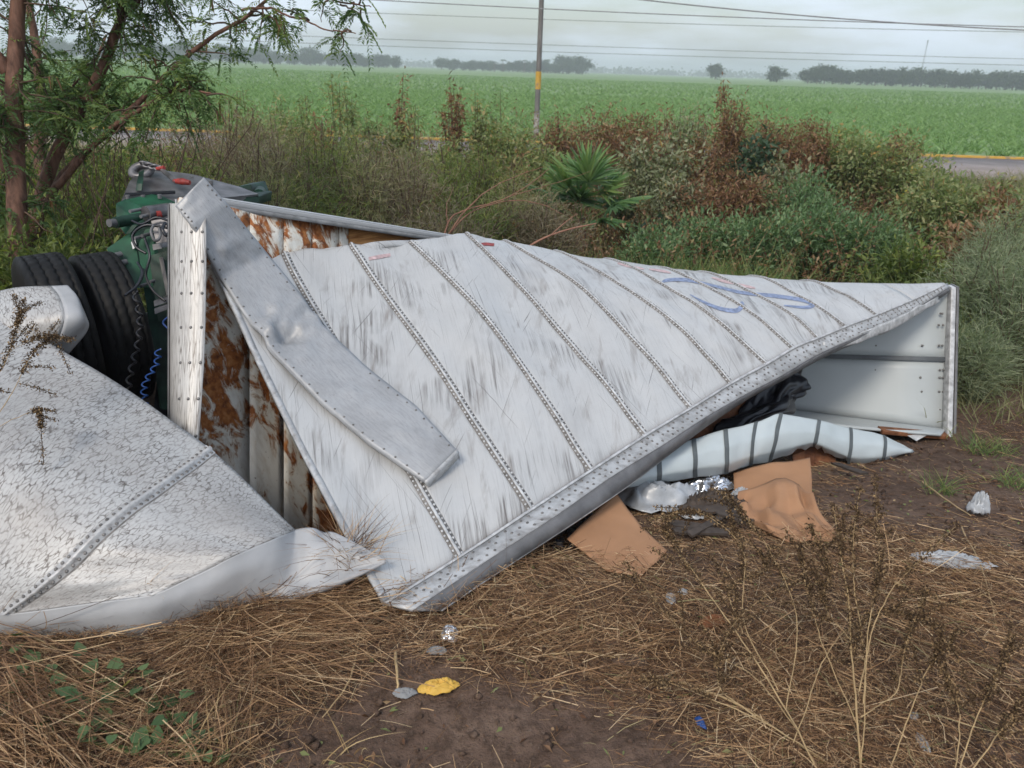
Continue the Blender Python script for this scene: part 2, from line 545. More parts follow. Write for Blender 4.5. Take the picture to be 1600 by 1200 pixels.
M['bark'] = mk_wood('red_bark', (.055, .026, .017), (.20, .105, .072), 18, 18, 3)
M['twig'] = plain('grey_twig', (.10, .065, .045), .85, 0, .35, 9)
M['pink_twig'] = plain('pinkish_twig', (.27, .135, .09), .8, 0, .3, 9)
M['weed_stem'] = plain('pale_weed_stem', (.38, .27, .14), .7, 0, .3, 14)
M['seed'] = leafmat('seed_husks', [(0, (.032, .019, .011)), (.6, (.105, .065, .034)), (1, (.34, .23, .12))], .12, .8)
M['tan'] = leafmat('grey_tan_brush', [(0, (.12, .095, .065)), (.45, (.22, .18, .12)), (.8, (.33, .28, .20)), (1, (.24, .26, .14))], .35)
M['pale'] = leafmat('pale_weed_leaf', [(0, (.12, .15, .075)), (.4, (.23, .26, .15)), (.75, (.36, .37, .25)), (.92, (.30, .19, .10)), (1, (.55, .38, .08))], .35)
M['straw'] = leafmat('dry_straw', [(0, (.05, .027, .017)), (.3, (.15, .082, .045)), (.62, (.31, .180, .095)), (.85, (.52, .345, .19)), (.97, (.68, .52, .33)), (1, (.18, .19, .07))], .12, .7)
M['straw_pale'] = leafmat('pale_straw', [(0, (.22, .135, .06)), (.6, (.42, .29, .14)), (1, (.58, .45, .25))], .12, .65)
M['vine'] = leafmat('vine_leaf', [(0, (.045, .10, .05)), (.6, (.085, .165, .075)), (.9, (.17, .22, .08)), (1, (.32, .27, .06))], .25)
M['feather'] = leafmat('feathery_leaf', [(0, (0.066, 0.123, 0.050)), (.6, (0.134, 0.216, 0.082)), (1, (0.268, 0.328, 0.107))], 0.42)
M['under'] = leafmat('undergrowth_leaf', [(0, (0.074, 0.115, 0.037)), (.5, (0.154, 0.202, 0.067)), (.9, (0.310, 0.340, 0.103)), (1, (0.497, 0.414, 0.124))], 0.42)
M['shrub'] = leafmat('green_shrub_leaf', [(0, (0.078, 0.143, 0.065)), (.5, (0.150, 0.247, 0.120)), (.85, (0.260, 0.358, 0.189)), (1, (0.390, 0.455, 0.273))], .38)
M['olive'] = leafmat('olive_brush_leaf', [(0, (0.133, 0.138, 0.068)), (.4, (0.231, 0.236, 0.120)), (.75, (0.344, 0.316, 0.183)), (1, (0.477, 0.365, 0.238))], 0.42)
M['brown'] = leafmat('rust_brown_leaf', [(0, (0.106, 0.055, 0.033)), (.4, (0.231, 0.122, 0.073)), (.65, (0.350, 0.207, 0.119)), (.78, (0.450, 0.329, 0.200)), (.84, (0.250, 0.268, 0.112)), (1, (0.188, 0.244, 0.094))], 0.40)
M['mixed'] = leafmat('mixed_weed_leaf', [(0, (0.116, 0.166, 0.068)), (.45, (0.233, 0.292, 0.127)), (.8, (0.389, 0.389, 0.194)), (.93, (0.466, 0.292, 0.137)), (1, (0.650, 0.582, 0.098))], 0.42)
M['dark_leaf'] = leafmat('dark_broad_leaf', [(0, (0.031, 0.063, 0.036)), (1, (0.077, 0.126, 0.070))], .2)
M['palm'] = leafmat('palm_leaf', [(0, (0.056, 0.119, 0.050)), (.6, (0.112, 0.213, 0.075)), (1, (0.213, 0.300, 0.100))], .3, .4)
M['reed'] = leafmat('reed_blade', [(0, (0.087, 0.145, 0.054)), (.6, (0.174, 0.251, 0.087)), (1, (0.367, 0.367, 0.154))], 0.40)
M['greyfeather'] = leafmat('grey_green_feather', [(0, (0.123, 0.169, 0.100)), (.6, (0.259, 0.305, 0.192)), (1, (0.450, 0.473, 0.315))], 0.40)
M['crop'] = leafmat('crop_leaf', [(0, (.125, .225, .080)), (.6, (.205, .335, .125)), (1, (.30, .43, .18))], .3)
M['fartree'] = leafmat('far_tree_leaf', [(0, (0.036, 0.058, 0.034)), (1, (0.085, 0.111, 0.058))], .1, .7)

# ================================================================== THE SETTING
def axis(segs):
    out = [segs[0][0]]
    for a, b, n in segs:
        out += list(np.linspace(a, b, n + 1)[1:])
    return np.array(out)
gx = axis([(-2500, -200, 8), (-200, -30, 12), (-30, -5, 40), (-5, -3, 20), (-3, 4.2, 230), (4.2, 7, 30), (7, 30, 40), (30, 200, 12), (200, 2500, 8)])
gy = axis([(-60, 0, 14), (0, 1.5, 12), (1.5, 6, 150), (6, 12, 60), (12, 21, 40), (21, 60, 12), (60, 3500, 12)])
X, Y = np.meshgrid(gx, gy)
G = np.stack([X, Y, H(X, Y)], -1)
ground = tag(grid_geo(G).obj('ground', M['soil'], None, True), 'brown trampled soil sloping down from the verge into the ditch', kind='structure')

def slab(name, x0, x1, y0, y1, z0, z1, mat, parent=None, bev=0):
    g = Geo()
    V = [(x, y, z) for z in (z0, z1) for x, y in ((x0, y0), (x1, y0), (x1, y1), (x0, y1))]
    g.add(V, [[0, 3, 2, 1], [4, 5, 6, 7], [0, 1, 5, 4], [1, 2, 6, 5], [2, 3, 7, 6], [3, 0, 4, 7]])
    o = g.obj(name, mat, parent)
    return bevel(o, bev) if bev else o

ROAD_Y0, ROAD_Y1, ROAD_Z = 21.2, 26.6, 0.09
mr = MT('asphalt')
k = mr.noise(mr.obj(), 1.2, 6, .65)
c_ = mr.ramp(k, [(.3, (.20, .172, .160)), (.7, (.30, .262, .245))])
mr.bump(mr.noise(mr.obj(), 60, 3), .3, .01)
asphalt = mr.fin(c_, .85, 0, .3)
road = tag(slab('road', -600, 600, ROAD_Y0, ROAD_Y1, -.3, ROAD_Z, asphalt), 'grey asphalt road crossing behind the brush', kind='structure')
mk_ = MT('worn_yellow_paint')
k = mk_.noise(mk_.obj(), 3.0, 6, .7)
ypaint = mk_.fin(mk_.ramp(k, [(.40, (.50, .29, .04)), (.52, (.55, .33, .06)), (.60, (.26, .19, .12))]), .7)
edge = tag(slab('road_kerb', -600, 600, ROAD_Y1, ROAD_Y1 + .16, -.3, ROAD_Z + .07, ypaint, None, .015), 'worn yellow painted kerb on the far road edge', kind='structure')

mf = MT('crop_field_ground')
o_ = mf.obj()
row = mf.n('TexWave', {'Vector': mf.obj(1, .12, 1), 'Scale': 1.2, 'Distortion': 2.5, 'Detail': 3})
k1 = mf.noise(mf.obj(.02, .10, 1), 1.0, 5, .6)
cf = mf.ramp(k1, [(.3, (.18, .265, .115)), (.5, (.235, .33, .15)), (.7, (.285, .385, .19))])
cf = mf.mix(mf.math('MULTIPLY', row, .35), cf, (.13, .22, .10))
k2 = mf.noise(o_, 2.5, 5, .7)
cf = mf.mix(mf.ramp(k2, [(.42, .6), (.62, 0)]), cf, (.13, .19, .09))
fieldm = mf.fin(cf, .9, 0, .1)
fx = axis([(-2400, -150, 10), (-150, 150, 100), (150, 2400, 10)]); fy = axis([(26.9, 90, 60), (90, 400, 30), (400, 2600, 12)])
X, Y = np.meshgrid(fx, fy)
Z = .10 + .10 * (vn(X * .2, Y * .2, 5) - .5) * sstep(27, 30, Y)
field = tag(grid_geo(np.stack([X, Y, Z], -1)).obj('field', fieldm, None, True), 'wide green crop field reaching the horizon', kind='structure')
# crop plants in rows
g = Geo()
rows = np.arange(27.6, 82, .7)
pts = []
for ry in rows:
    half = ry * .78 + 6
    n = int(2 * half / (.13 + .003 * (ry - 28)))
    xs = rng.uniform(-half, half, n)
    pts.append(np.stack([xs, ry + rng.normal(0, .07, n), np.full(n, .08)], 1))
P = np.concatenate(pts)
for kk in range(4):
    n = len(P)
    a = rng.uniform(0, 6.28, n)
    d = np.stack([np.cos(a) * .6, np.sin(a) * .6, np.full(n, 1.0)], 1)
    bend = np.stack([np.cos(a), np.sin(a), -.5 * np.ones(n)], 1) * .35
    blades(g, P + rng.normal(0, .02, (n, 3)) * [1, 1, 0], d, rng.uniform(.24, .42, n), rng.uniform(.03, .055, n), bend, 2)
pts = []
for ry in np.arange(82.5, 240, 1.6):
    half = ry * .75 + 6
    n = int(2 * half / (.42 + .005 * (ry - 80)))
    pts.append(np.stack([rng.uniform(-half, half, n), np.full(n, ry) + rng.normal(0, .3, n), np.full(n, .08)], 1))
P = np.concatenate(pts)
for kk in range(3):
    n = len(P); a = rng.uniform(0, 6.28, n)
    d = np.stack([np.cos(a) * .8, np.sin(a) * .8, np.full(n, .8)], 1)
    blades(g, P, d, rng.uniform(.3, .45, n), rng.uniform(.08, .16, n), np.zeros((n, 3)), 1)
tag(g.obj('crop_plants', M['crop']), 'rows of young green crop plants filling the field', 'crop', kind='stuff')

# ---- far trees (each a thing: trunk and crown), shared meshes
def far_tree_mesh(seed, hgt, wid, palm=False):
    r = np.random.default_rng(seed)
    gt = Geo(); gc = Geo()
    top = hgt * (.85 if palm else .45)
    tube_geo(gt, [(0, 0, -.3), (.1, 0, top * .5), (.05, .1, top)], [hgt * .03, hgt * .022, hgt * .015], 6)
    if palm:
        n = 26; a = r.uniform(0, 6.28, n)
        d = np.stack([np.cos(a), np.sin(a), r.uniform(-.1, .9, n)], 1)
        blades(gc, np.tile([[.05, .1, top]], (n, 1)), d, r.uniform(.22, .3, n) * hgt, .05 * hgt, np.tile([[0, 0, -.5]], (n, 1)), 3)
    else:
        nb = 34
        c = r.normal(size=(nb, 3)); c = unit(c) * (r.random((nb, 1)) ** .4)
        c = c * [wid * .42, wid * .42, hgt * .42] + [0, 0, hgt * .50]
        for q in c:
            n = 42
            b = q + r.normal(size=(n, 3)) * [wid * .10, wid * .10, hgt * .065]
            leaves(gc, b, rand_dirs(n, .2), r.uniform(.07, .12, n) * hgt, .07 * hgt, r.random(n))
    return gt.mesh('trunk', M['bark']), gc.mesh('crown', M['fartree'])
FT = [far_tree_mesh(11 + i, 9, wd) for i, wd in enumerate((9, 11, 8, 10))]
FP = far_tree_mesh(40, 14, 6, True)
def far_tree(px, y, scale, kind, label, group=None):
    me = FP if kind == 'palm' else FT[kind]
    x = xat(px, y, 110)
    r = T('palm_tree' if kind == 'palm' else 'tree', label, 'tree', (x, y, .05), group)
    r.rotation_euler.z = random.uniform(0, 6.28)
    r.scale = (scale * random.uniform(1.0, 1.5), scale * random.uniform(1.0, 1.5), scale * random.uniform(.85, 1.15))
    for nm, m_ in (('trunk', me[0]), ('crown', me[1])):
        c = bpy.data.objects.new(nm, m_); COL.objects.link(c); c.parent = r
for i in range(27):
    far_tree(1266 + i * 13.5 + random.uniform(-3, 3), 430 + random.uniform(-8, 8), random.uniform(.82, 1.08), i % 4,
             'dark tree in the windbreak row at the right end of the horizon', 'trees of the windbreak row')
far_tree(1216, 430, 1.05, 1, 'round lone tree on the horizon just left of the windbreak row')
far_tree(1119, 520, 1.0, 2, 'small leaning lone tree on the horizon right of the pole')
for i in range(22):
    far_tree(690 + i * 10.6 + random.uniform(-3, 3), 640 + random.uniform(-25, 25), random.uniform(.7, 1.1) + (.5 if i > 17 else 0), i % 4,
             'hazy tree in the clump behind the yellow banded pole', 'trees of the clump behind the pole')
for i in range(7):
    far_tree(770 + i * 17 + random.uniform(-4, 4), 630, random.uniform(.55, .8), 'palm', 'tiny far palm in the clump behind the pole', 'palms behind the pole')
for i in range(44):
    far_tree(60 + i * 13 + random.uniform(-4, 4), 620 + random.uniform(-20, 20), random.uniform(1.1, 1.7) - .5 * (i / 44) ** 2, i % 4,
             'blue hazy tree in the far row at the left end of the horizon', 'trees of the far left row')
g = Geo()
for i in range(900):
    x = random.uniform(-1100, 1500); y = 1500 + random.uniform(-60, 60)
    n = 14
    leaves(g, np.array([x, y, 3]) + rng.normal(size=(n, 3)) * [9, 5, 3.2], rand_dirs(n, .3), rng.uniform(3, 6, n), 5)
tag(g.obj('far_wood', M['fartree']), 'faint blue line of woods along the horizon', 'wood', kind='stuff')
# radio mast
mx_, my_ = xat(1440, 700, 110), 700
mast = T('radio_mast', 'thin lattice radio mast rising behind the right windbreak row', 'mast', (mx_, my_, 0))
g = Geo()
for k in range(3):
    a = k * 2.09
    tube_geo(g, [(mx_ + math.cos(a) * .5, my_ + math.sin(a) * .5, 0), (mx_ + math.cos(a) * .3, my_ + math.sin(a) * .3, 33)], .10, 5)
g.obj('mast_legs', M['steel'], mast)
g = Geo()
for k in range(16):
    z = 2 * k + 1
    a, b = k * 2.09, (k + 1) * 2.09
    tube_geo(g, [(mx_ + math.cos(a) * .42, my_ + math.sin(a) * .42, z), (mx_ + math.cos(b) * .42, my_ + math.sin(b) * .42, z + 2)], .06, 4)
g.obj('bracing', M['steel'], mast)
g = Geo(); tube_geo(g, [(mx_, my_, 33), (mx_, my_, 35)], .5, 6); g.obj('antenna', M['steel'], mast)

# ---- power pole and wires
py_ = 27.6; px_ = xat(838, py_, 200)
ptop = np.array([px_, py_, 9.5])
pole = T('power_pole', 'slim weathered pole with yellow band beside the road', 'pole', (px_, py_, .05))
mpole = MT('weathered_pole')
pole_m = mpole.fin(mpole.ramp(mpole.noise(mpole.obj(12, 12, 1.5), 1.5, 5), [(.3, (.10, .095, .09)), (.7, (.22, .21, .20))]), .8)
g = Geo(); tube_geo(g, [(px_, py_, -.2), (px_, py_, 4), (px_, py_, 9.5)], [.092, .082, .065], 12); g.obj('shaft', pole_m, pole, True)
def ring(name, z0, z1, mat, rr=.096):
    g = Geo(); tube_geo(g, [(px_, py_, z0), (px_, py_, z1)], rr, 14); return g.obj(name, mat, pole, True)
ring('yellow_band', 1.75, 2.3, ypaint)
ring('white_band', .35, 1.0, plain('worn_white_paint', (.30, .28, .26), .8, 0, .5, 9))
slab('crossarm', px_ - 1.2, px_ + 1.2, py_ - .06, py_ + .06, 8.6, 8.75, M['bark'], pole)
# wires: pixel heights at the left and right picture edge, distance
wires = [((450, -8), (1600, 42), 27, 'upper power wire sloping across the sky in front of the pole top', .025),
         ((980, -3), (1600, 47), 25, 'power wire entering at the top right and sloping down to the right edge', .03),
         ((430, 14), (1600, 50), 36, 'faint power wire just below the top pair across the sky', .02),
         ((440, 55), (1600, 92), 60, 'thin far wire, upper of the low pair above the tree line', .03),
         ((440, 66), (1600, 102), 60, 'thin far wire, lower of the low pair above the tree line', .03)]
for (a, b, yy, lab, rr) in wires:
    def pw(p): 
        v = ray(*p); t = yy / v[1]; return CAM + t * v
    A, B = pw(a), pw(b)
    ext = (B - A)
    ts = np.linspace(-1.5, 1.8, 60)
    pts = A + ts[:, None] * ext
    pts[:, 2] += .35 * ((ts - .5) ** 2 - .25)
    g = Geo(); tube_geo(g, pts, rr * .62, 5); tag(g.obj('power_wire', M['grey_rag'], None, True), lab, 'wire', 'power wires across the sky')

# ================================================================== THE WRECKED TRAILER
tr = T('wrecked_trailer', 'crushed white box trailer with twisted riveted side skin lying in the ditch', 'trailer', (0.3, 4.6, -.2))
# ruling lines of the torn side skin, from the lower rail to the top edge: (pixel x, pixel y, depth) measured along each seam
RUL = [
 [(600, 950, 3.55), (515, 795, 3.88), (425, 615, 4.30), (335, 425, 4.75)],
 [(720, 868, 3.83), (630, 716, 4.24), (541, 564, 4.70), (450, 408, 5.20)],
 [(832, 797, 4.10), (745, 663, 4.54), (655, 530, 5.02), (556, 393, 5.55)],
 [(925, 737, 4.43), (840, 610, 4.88), (748, 485, 5.36), (648, 383, 5.90)],
 [(1010, 682, 4.75), (925, 578, 5.20), (838, 476, 5.70), (738, 375, 6.25)],
 [(1082, 637, 5.05), (1000, 545, 5.50), (905, 446, 5.98), (800, 382, 6.55)],
 [(1144, 599, 5.35), (1060, 510, 5.75), (968, 444, 6.20), (882, 396, 6.75)],
 [(1199, 570, 5.60), (1120, 500, 5.95), (1037, 447, 6.38), (962, 408, 6.90)],
 [(1240, 547, 5.80), (1180, 491, 6.12), (1105, 449, 6.52), (1037, 418, 7.00)],
 [(1280, 529, 5.98), (1236, 491, 6.25), (1182, 460, 6.60), (1112, 427, 7.08)],
 [(1324, 512, 6.18), (1288, 484, 6.40), (1245, 460, 6.68), (1190, 434, 7.12)],
 [(1372, 494, 6.42), (1345, 474, 6.58), (1312, 457, 6.78), (1270, 439, 7.15)],
 [(1428, 470, 6.72), (1412, 460, 6.82), (1395, 451, 6.92), (1370, 443, 7.12)],
 [(1480, 447, 7.00), (1479, 446, 7.02), (1478, 445, 7.06), (1476, 443, 7.10)]]
back = [.03, .03, .03, .04, .10, .22, .34, .40, .42, .42, .40, .36, .28, .10]
C = []
for rl, bk in zip(RUL, back):
    p = [at(*q) for q in rl]
    e = unit(p[3] - p[2])
    p.append(p[3] + e * bk * .7 + np.array([.1, .5, -.45]) * bk)
    p.append(p[3] + e * bk * .8 + np.array([.25, .9, -1.5]) * bk)
    C.append(p)
C = np.array(C).transpose(1, 0, 2)          # rows (rail..top..back) x rulings
SUB = 10
NR = 46
SK = surf(C, NR, 13 * SUB + 1)
SN = toward(SK)
uu = np.arange(13 * SUB + 1) / SUB
vv = np.linspace(0, 5, NR)
UU_, VV_ = np.meshgrid(uu, vv)
den = ((.050 * (vn(UU_ * 1.1, VV_ * 1.2, 21) - .5)) + .016 * (vn(UU_ * 3.5, VV_ * 3.5, 22) - .5))
bulge = -.010 * np.sin(np.pi * (UU_ % 1.0)) ** 2
ridge_ = (1 - np.abs(2 * vn(UU_ * 1.7 + VV_ * 1.3, VV_ * 1.5 - UU_ * .6, 24) - 1)) ** 2
bulge = bulge + np.sin(np.pi * (UU_ % 1.0)) ** 1.2 * (.022 * ridge_ - .012 + .03 * (vn(UU_ * 2.3, VV_ * 2.0, 25) - .5))
fade = np.clip(1 - UU_ / 14, 0.25, 1)
edge_ = (vn(uu * 3.0, uu * 0, 26) - .5) * .05 + (vn(uu * 9.0, uu * 0, 27) - .5) * .02
SK[-16:, :] += (edge_ * np.clip(1 - uu / 5, 0, 1))[None, :, None] * np.array([-.3, .6, .5]) * np.linspace(0, 1, 16)[:, None, None]
SK = SK + SN * ((den + bulge) * fade)[:, :, None]
SN = toward(SK)
u_off = 0
for i in range(13):
    sl_ = SK[:, i * SUB:(i + 1) * SUB + 1]
    o = sheet('skin_panel', sl_, M['skin'], tr, .004, (u_off, i * 3.1))
    u_off += 1.7
def seam(i, parent, mat_base=None, wid=.062, npitch=.032):
    ln = SK[:, i * SUB]; nn = SN[:, i * SUB]
    j0, j1 = max(i * SUB - 1, 0), min(i * SUB + 1, SK.shape[1] - 1)
    tg = unit(SK[:, j1] - SK[:, j0])
    ns = 90
    ln, nn, tg = catmull(ln, ns), unit(catmull(nn, ns)), unit(catmull(tg, ns))
    scl = np.clip(1 - i * .015, .75, 1)
    wd_ = wid * scl
    prof = [(-.5, .001), (-.44, .006), (-.16, .006), (-.13, .013), (.13, .013), (.16, .006), (.44, .006), (.5, .001)]
    Gs = np.stack([ln + tg * (a * wd_) + nn * h_ for a, h_ in prof], 1)
    st = sheet('seam_strip', Gs[:, :], M['grime'], parent, 0)  # dark strip colour also paints the shadows between the light rivets
    Gr = np.stack([ln + tg * (a * wd_) + nn * h_ for a, h_ in ((-.14, .012), (-.10, .0155), (.10, .0155), (.14, .012))], 1)
    sheet('ridge', Gr, M['ridge'], st, 0)
    L = np.concatenate([[0], np.cumsum(np.linalg.norm(np.diff(ln, axis=0), axis=1))])
    s = np.arange(.02, L[-1] - .01, npitch)
    gq = Geo()
    for side in (-.31, .31):
        for k_, q in enumerate(s):
            p = np.array([np.interp(q, L, ln[:, c]) for c in range(3)]); nq = np.array([np.interp(q, L, nn[:, c]) for c in range(3)])
            tq = np.array([np.interp(q, L, tg[:, c]) for c in range(3)])
            rivet(gq, p + tq * side * wd_ + nq * .006, nq, .0078 * scl)
    tag(gq.obj('rivets', M['rivet'], st, True), kind='stuff')
    return st
def rivet(gq, p, n, r):
    a = unit(np.cross(n, [0.3, .2, 1])); b = np.cross(n, a)
    an = np.arange(6) * math.pi / 3
    ringp = p + r * (np.cos(an)[:, None] * a + np.sin(an)[:, None] * b)
    ring2 = p + .62 * r * (np.cos(an)[:, None] * a + np.sin(an)[:, None] * b) + n * r * .55
    V = np.concatenate([ringp, ring2, (p + n * r * .8)[None]])
    k = np.arange(6); k2 = (k + 1) % 6
    gq.add(V, np.stack([k, k2, k2 + 6, k + 6], 1))
    gq.add(V, np.stack([k + 6, k2 + 6, np.full(6, 12)], 1))
for i in range(1, 12):
    seam(i, tr)

# lower rail: flat riveted face and the channel beneath it
RM = [(643, 957, 3.47), (757, 880, 3.76), (868, 808, 4.04), (955, 747, 4.37), (1036, 697, 4.70), (1105, 652, 5.01), (1166, 617, 5.31), (1222, 588, 5.57),
      (1262, 564, 5.78), (1300, 545, 5.96), (1342, 527, 6.16), (1385, 506, 6.40), (1436, 480, 6.70), (1482, 451, 6.98)]
RL = [(690, 955, 3.52), (795, 884, 3.82), (905, 812, 4.11), (985, 757, 4.44), (1052, 705, 4.78), (1112, 660, 5.10), (1170, 622, 5.40), (1226, 592, 5.66),
      (1268, 568, 5.87), (1306, 549, 6.05), (1348, 531, 6.25), (1390, 510, 6.48), (1440, 484, 6.78), (1484, 455, 7.04)]
ru = SK[0, ::SUB]; rm = np.array([at(*q) for q in RM]); rl_ = np.array([at(*q) for q in RL])
n0 = SN[0, ::SUB]
A_ = catmull(ru + n0 * .012, 120); B_ = catmull(rm + n0 * .012, 120); D_ = catmull(rl_, 120)
rail = sheet('bottom_rail', np.stack([A_, A_ * .5 + B_ * .5, B_], 0), M['rail'], tr, .012)
lip = sheet('rail_lip', np.stack([A_ + catmull(n0, 120) * .010 - (B_ - A_) * .06, A_ + catmull(n0, 120) * .014 + (B_ - A_) * .03, A_ + catmull(n0, 120) * .008 + (B_ - A_) * .08], 0), M['ridge'], rail, .004)
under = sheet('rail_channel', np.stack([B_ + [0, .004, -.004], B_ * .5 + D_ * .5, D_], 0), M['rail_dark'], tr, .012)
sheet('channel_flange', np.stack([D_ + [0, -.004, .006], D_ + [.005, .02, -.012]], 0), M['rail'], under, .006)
gq = Geo()
L = np.concatenate([[0], np.cumsum(np.linalg.norm(np.diff(A_, axis=0), axis=1))])
nl = catmull(n0, 120)
for q in np.arange(.05, L[-1] - .1, .075):
    for f_ in (.22, .5, .8):
        q2 = q + (.03 if f_ == .5 else 0) + random.uniform(-.006, .006)
        i = np.searchsorted(L, q2) % 120
        rivet(gq, A_[i] * (1 - f_) + B_[i] * f_ + nl[i] * .006, nl[i], .0095)
tag(gq.obj('rivets', M['rivet_dark'], rail, True), kind='stuff')
# curled flange near the rear corner
cf_ = [[at(1285, 536, 5.92), at(1340, 522, 6.15), at(1400, 497, 6.45), at(1465, 462, 6.88)],
       [at(1292, 543, 5.95), at(1346, 533, 6.2), at(1404, 507, 6.5), at(1468, 470, 6.92)],
       [at(1310, 537, 6.05), at(1356, 529, 6.28), at(1410, 505, 6.58), at(1470, 468, 6.98)]]
Gf = surf(cf_, 8, 40); Gf += (vn(np.arange(40)[None] * .4 + np.zeros((8, 1)), np.arange(8)[:, None] * .5, 9)[:, :, None] - .5) * .03
sheet('bent_flange', Gf, M['ridge'], tr, .005)

# torn left edge lip of the skin
le = SK[:-10, 0]; lt = unit(SK[:-10, 1] - SK[:-10, 0]); lnn = SN[:-10, 0]
sheet('edge_lip', np.stack([le - lt * .003 - lnn * .012, le - lt * .003 + lnn * .007, le + lt * .030 + lnn * .007, le + lt * .032 + lnn * .002], 1), M['rail'], tr, .002)

# front corner post
cols = [(266, 4.86), (271, 4.68), (283, 4.59), (301, 4.56), (322, 4.57)]
C = []
for (yp, sh) in ((318, 0), (430, 0), (560, -3), (700, -12), (850, -22)):
    C.append([at(x_ + sh * k_ / 4, yp, d_ - (yp - 318) * .0007) for k_, (x_, d_) in enumerate(cols)])
Gp = surf(C, 40, 16)
post = sheet('corner_post', Gp, M['mottled_fine'], tr, .01)
gq = Geo(); npst = toward(Gp)
for r_ in range(4, 40, 4):
    for c_i in (8, 11, 14):
        rivet(gq, Gp[r_, c_i] + npst[r_, c_i] * .006, npst[r_, c_i], .010)
tag(gq.obj('rivets', M['rivet_dark'], post, True), kind='stuff')
sheet('post_edge', np.stack([Gp[:, 0] + [-.012, .05, 0], Gp[:, 0] + [-.012, -.005, 0], Gp[:, 1] + [-.008, -.01, 0]], 1), M['rail_dark'], tr, .006)

# inner wall: rusty lining panels and plank, standing behind the torn skin
wx = [(278, 4.70), (388, 5.06), (441, 5.28), (486, 5.50), (527, 5.72)]
def wtop(x_): return float(np.interp(x_, [278, 340, 527, 760], [305, 318, 345, 380]))
def wall_piece(name, x0, d0, x1, d1, mat, drop0, drop1=None, lift=0, th=.03, ztop=0.0):
    A, B = at(x0, wtop(x0) + 4, d0), at(x1, wtop(x1) + 4, d1)
    e = unit(B - A); A = A + e * .004; B = B - e * .004
    rows = []
    nn_ = unit(np.cross(e, [0, 0, 1])); nn_ = nn_ if nn_[1] < 0 else -nn_
    for t_ in np.linspace(0, 1, 14):
        r_ = []
        for s_ in np.linspace(0, 1, 6):
            p = A * (1 - s_) + B * s_
            zb = drop0
            xb = x0 * (1 - s_) + x1 * s_; db = (d0 * (1 - s_) + d1 * s_) - .34
            q = p * (1 - t_) + at(xb, 880, db) * t_
            q += nn_ * (lift + .003 * math.sin(math.pi * s_))
            r_.append(q)
        rows.append(r_)
    return sheet(name, np.array(rows), mat, tr, th)
for k_ in range(4):
    wall_piece('lining_panel', wx[k_][0], wx[k_][1], wx[k_ + 1][0], wx[k_ + 1][1], M['rust'], -.55)
wall_piece('wall_stud', 527, 5.72, 541, 5.79, M['rust'], -.55, lift=.012)
wall_piece('wood_plank', 541, 5.79, 762, 6.75, M['plank'], -.6)
A, B = at(332, 312, 4.88), at(765, 380, 6.76)
e = unit(B - A); nn_ = unit(np.cross(e, [0, 0, 1])); nn_ = nn_ if nn_[1] < 0 else -nn_
pr = [A + nn_ * .03 - np.array([0, 0, .020]), A + nn_ * .03 + np.array([0, 0, .012]), A + nn_ * .02 + np.array([0, 0, .018]), A - nn_ * .10 + np.array([0, 0, .018]), A - nn_ * .10 - np.array([0, 0, .020])]
g = Geo(); prism_geo(g, pr, B - A); bevel(g.obj('top_rail', M['rail'], tr), .006)
g = Geo(); prism_geo(g, [p + nn_ * (.003 if k_ < 2 else 0) + np.array([0, 0, -.034 if k_ in (1, 2, 3) else -.030]) for k_, p in enumerate(pr)], (B - A) * .995); g.obj('rail_grime', M['grey_rag'], tr)
gq = Geo()
for s_ in np.arange(.01, .99, .014):
    rivet(gq, A + (B - A) * s_ + nn_ * .05 + np.array([0, 0, -.03]), nn_, .008)
# outer side of that wall
g = Geo()
a0 = at(286, 315, 4.80) - nn_ * .10; b0 = at(762, 384, 6.82) - nn_ * .10
prism_geo(g, [a0, b0, np.array([b0[0], b0[1], -.6]), np.array([a0[0], a0[1], -.4])], -nn_ * .02)
g.obj('outer_wall', M['skin'], tr)

# folded strip torn from the skin, lying over it
ST = [[(274, 322, 4.50), (280, 303, 4.46), (293, 285, 4.48), (318, 277, 4.56)],
      [(300, 352, 4.50), (318, 338, 4.46), (340, 322, 4.50), (352, 315, 4.64)],
      [(345, 434, 4.66), (366, 420, 4.62), (396, 402, 4.72), (418, 396, 4.92)],
      [(392, 506, 4.56), (418, 490, 4.56), (450, 470, 4.68), (470, 460, 4.86)],
      [(438, 560, 4.45), (466, 543, 4.47), (496, 526, 4.60), (514, 518, 4.74)],
      [(500, 626, 4.34), (530, 604, 4.31), (560, 587, 4.44), (578, 578, 4.58)],
      [(572, 688, 4.21), (600, 664, 4.16), (632, 642, 4.29), (650, 634, 4.42)],
      [(664, 752, 4.08), (682, 736, 4.02), (702, 717, 4.10), (713, 703, 4.22)]]
for r_ in ST:
    for k_ in (1, 2):
        r_[k_] = (r_[0][0] * (1 - k_ / 3) + r_[3][0] * k_ / 3, r_[0][1] * (1 - k_ / 3) + r_[3][1] * k_ / 3, r_[0][2] * (1 - k_ / 3) + r_[3][2] * k_ / 3 - .012)
PS = lsurf([[at(*q) for q in r_] for r_ in ST], 36, 7)
nP_ = toward(PS)
r5 = np.random.default_rng(5)
tt = np.linspace(0, 1, 36)[:, None]; ss = np.linspace(0, 1, 7)[None]
amp = .004 + .05 * np.exp(-((tt - .50) / .06) ** 2) + .010 * np.exp(-((tt - .25) / .06) ** 2)
off_ = r5.normal(0, 1, (36, 7)) * amp * np.sin(np.pi * np.clip(ss, .08, .92)) - .09 * np.exp(-((tt - .53) / .035) ** 2 - ((ss - .4) / .25) ** 2) + .06 * np.exp(-((tt - .465) / .02) ** 2 - ((ss - .3) / .3) ** 2)
off_[-3:] *= .2
PS = PS + nP_ * off_[:, :, None]
nP_ = toward(PS)
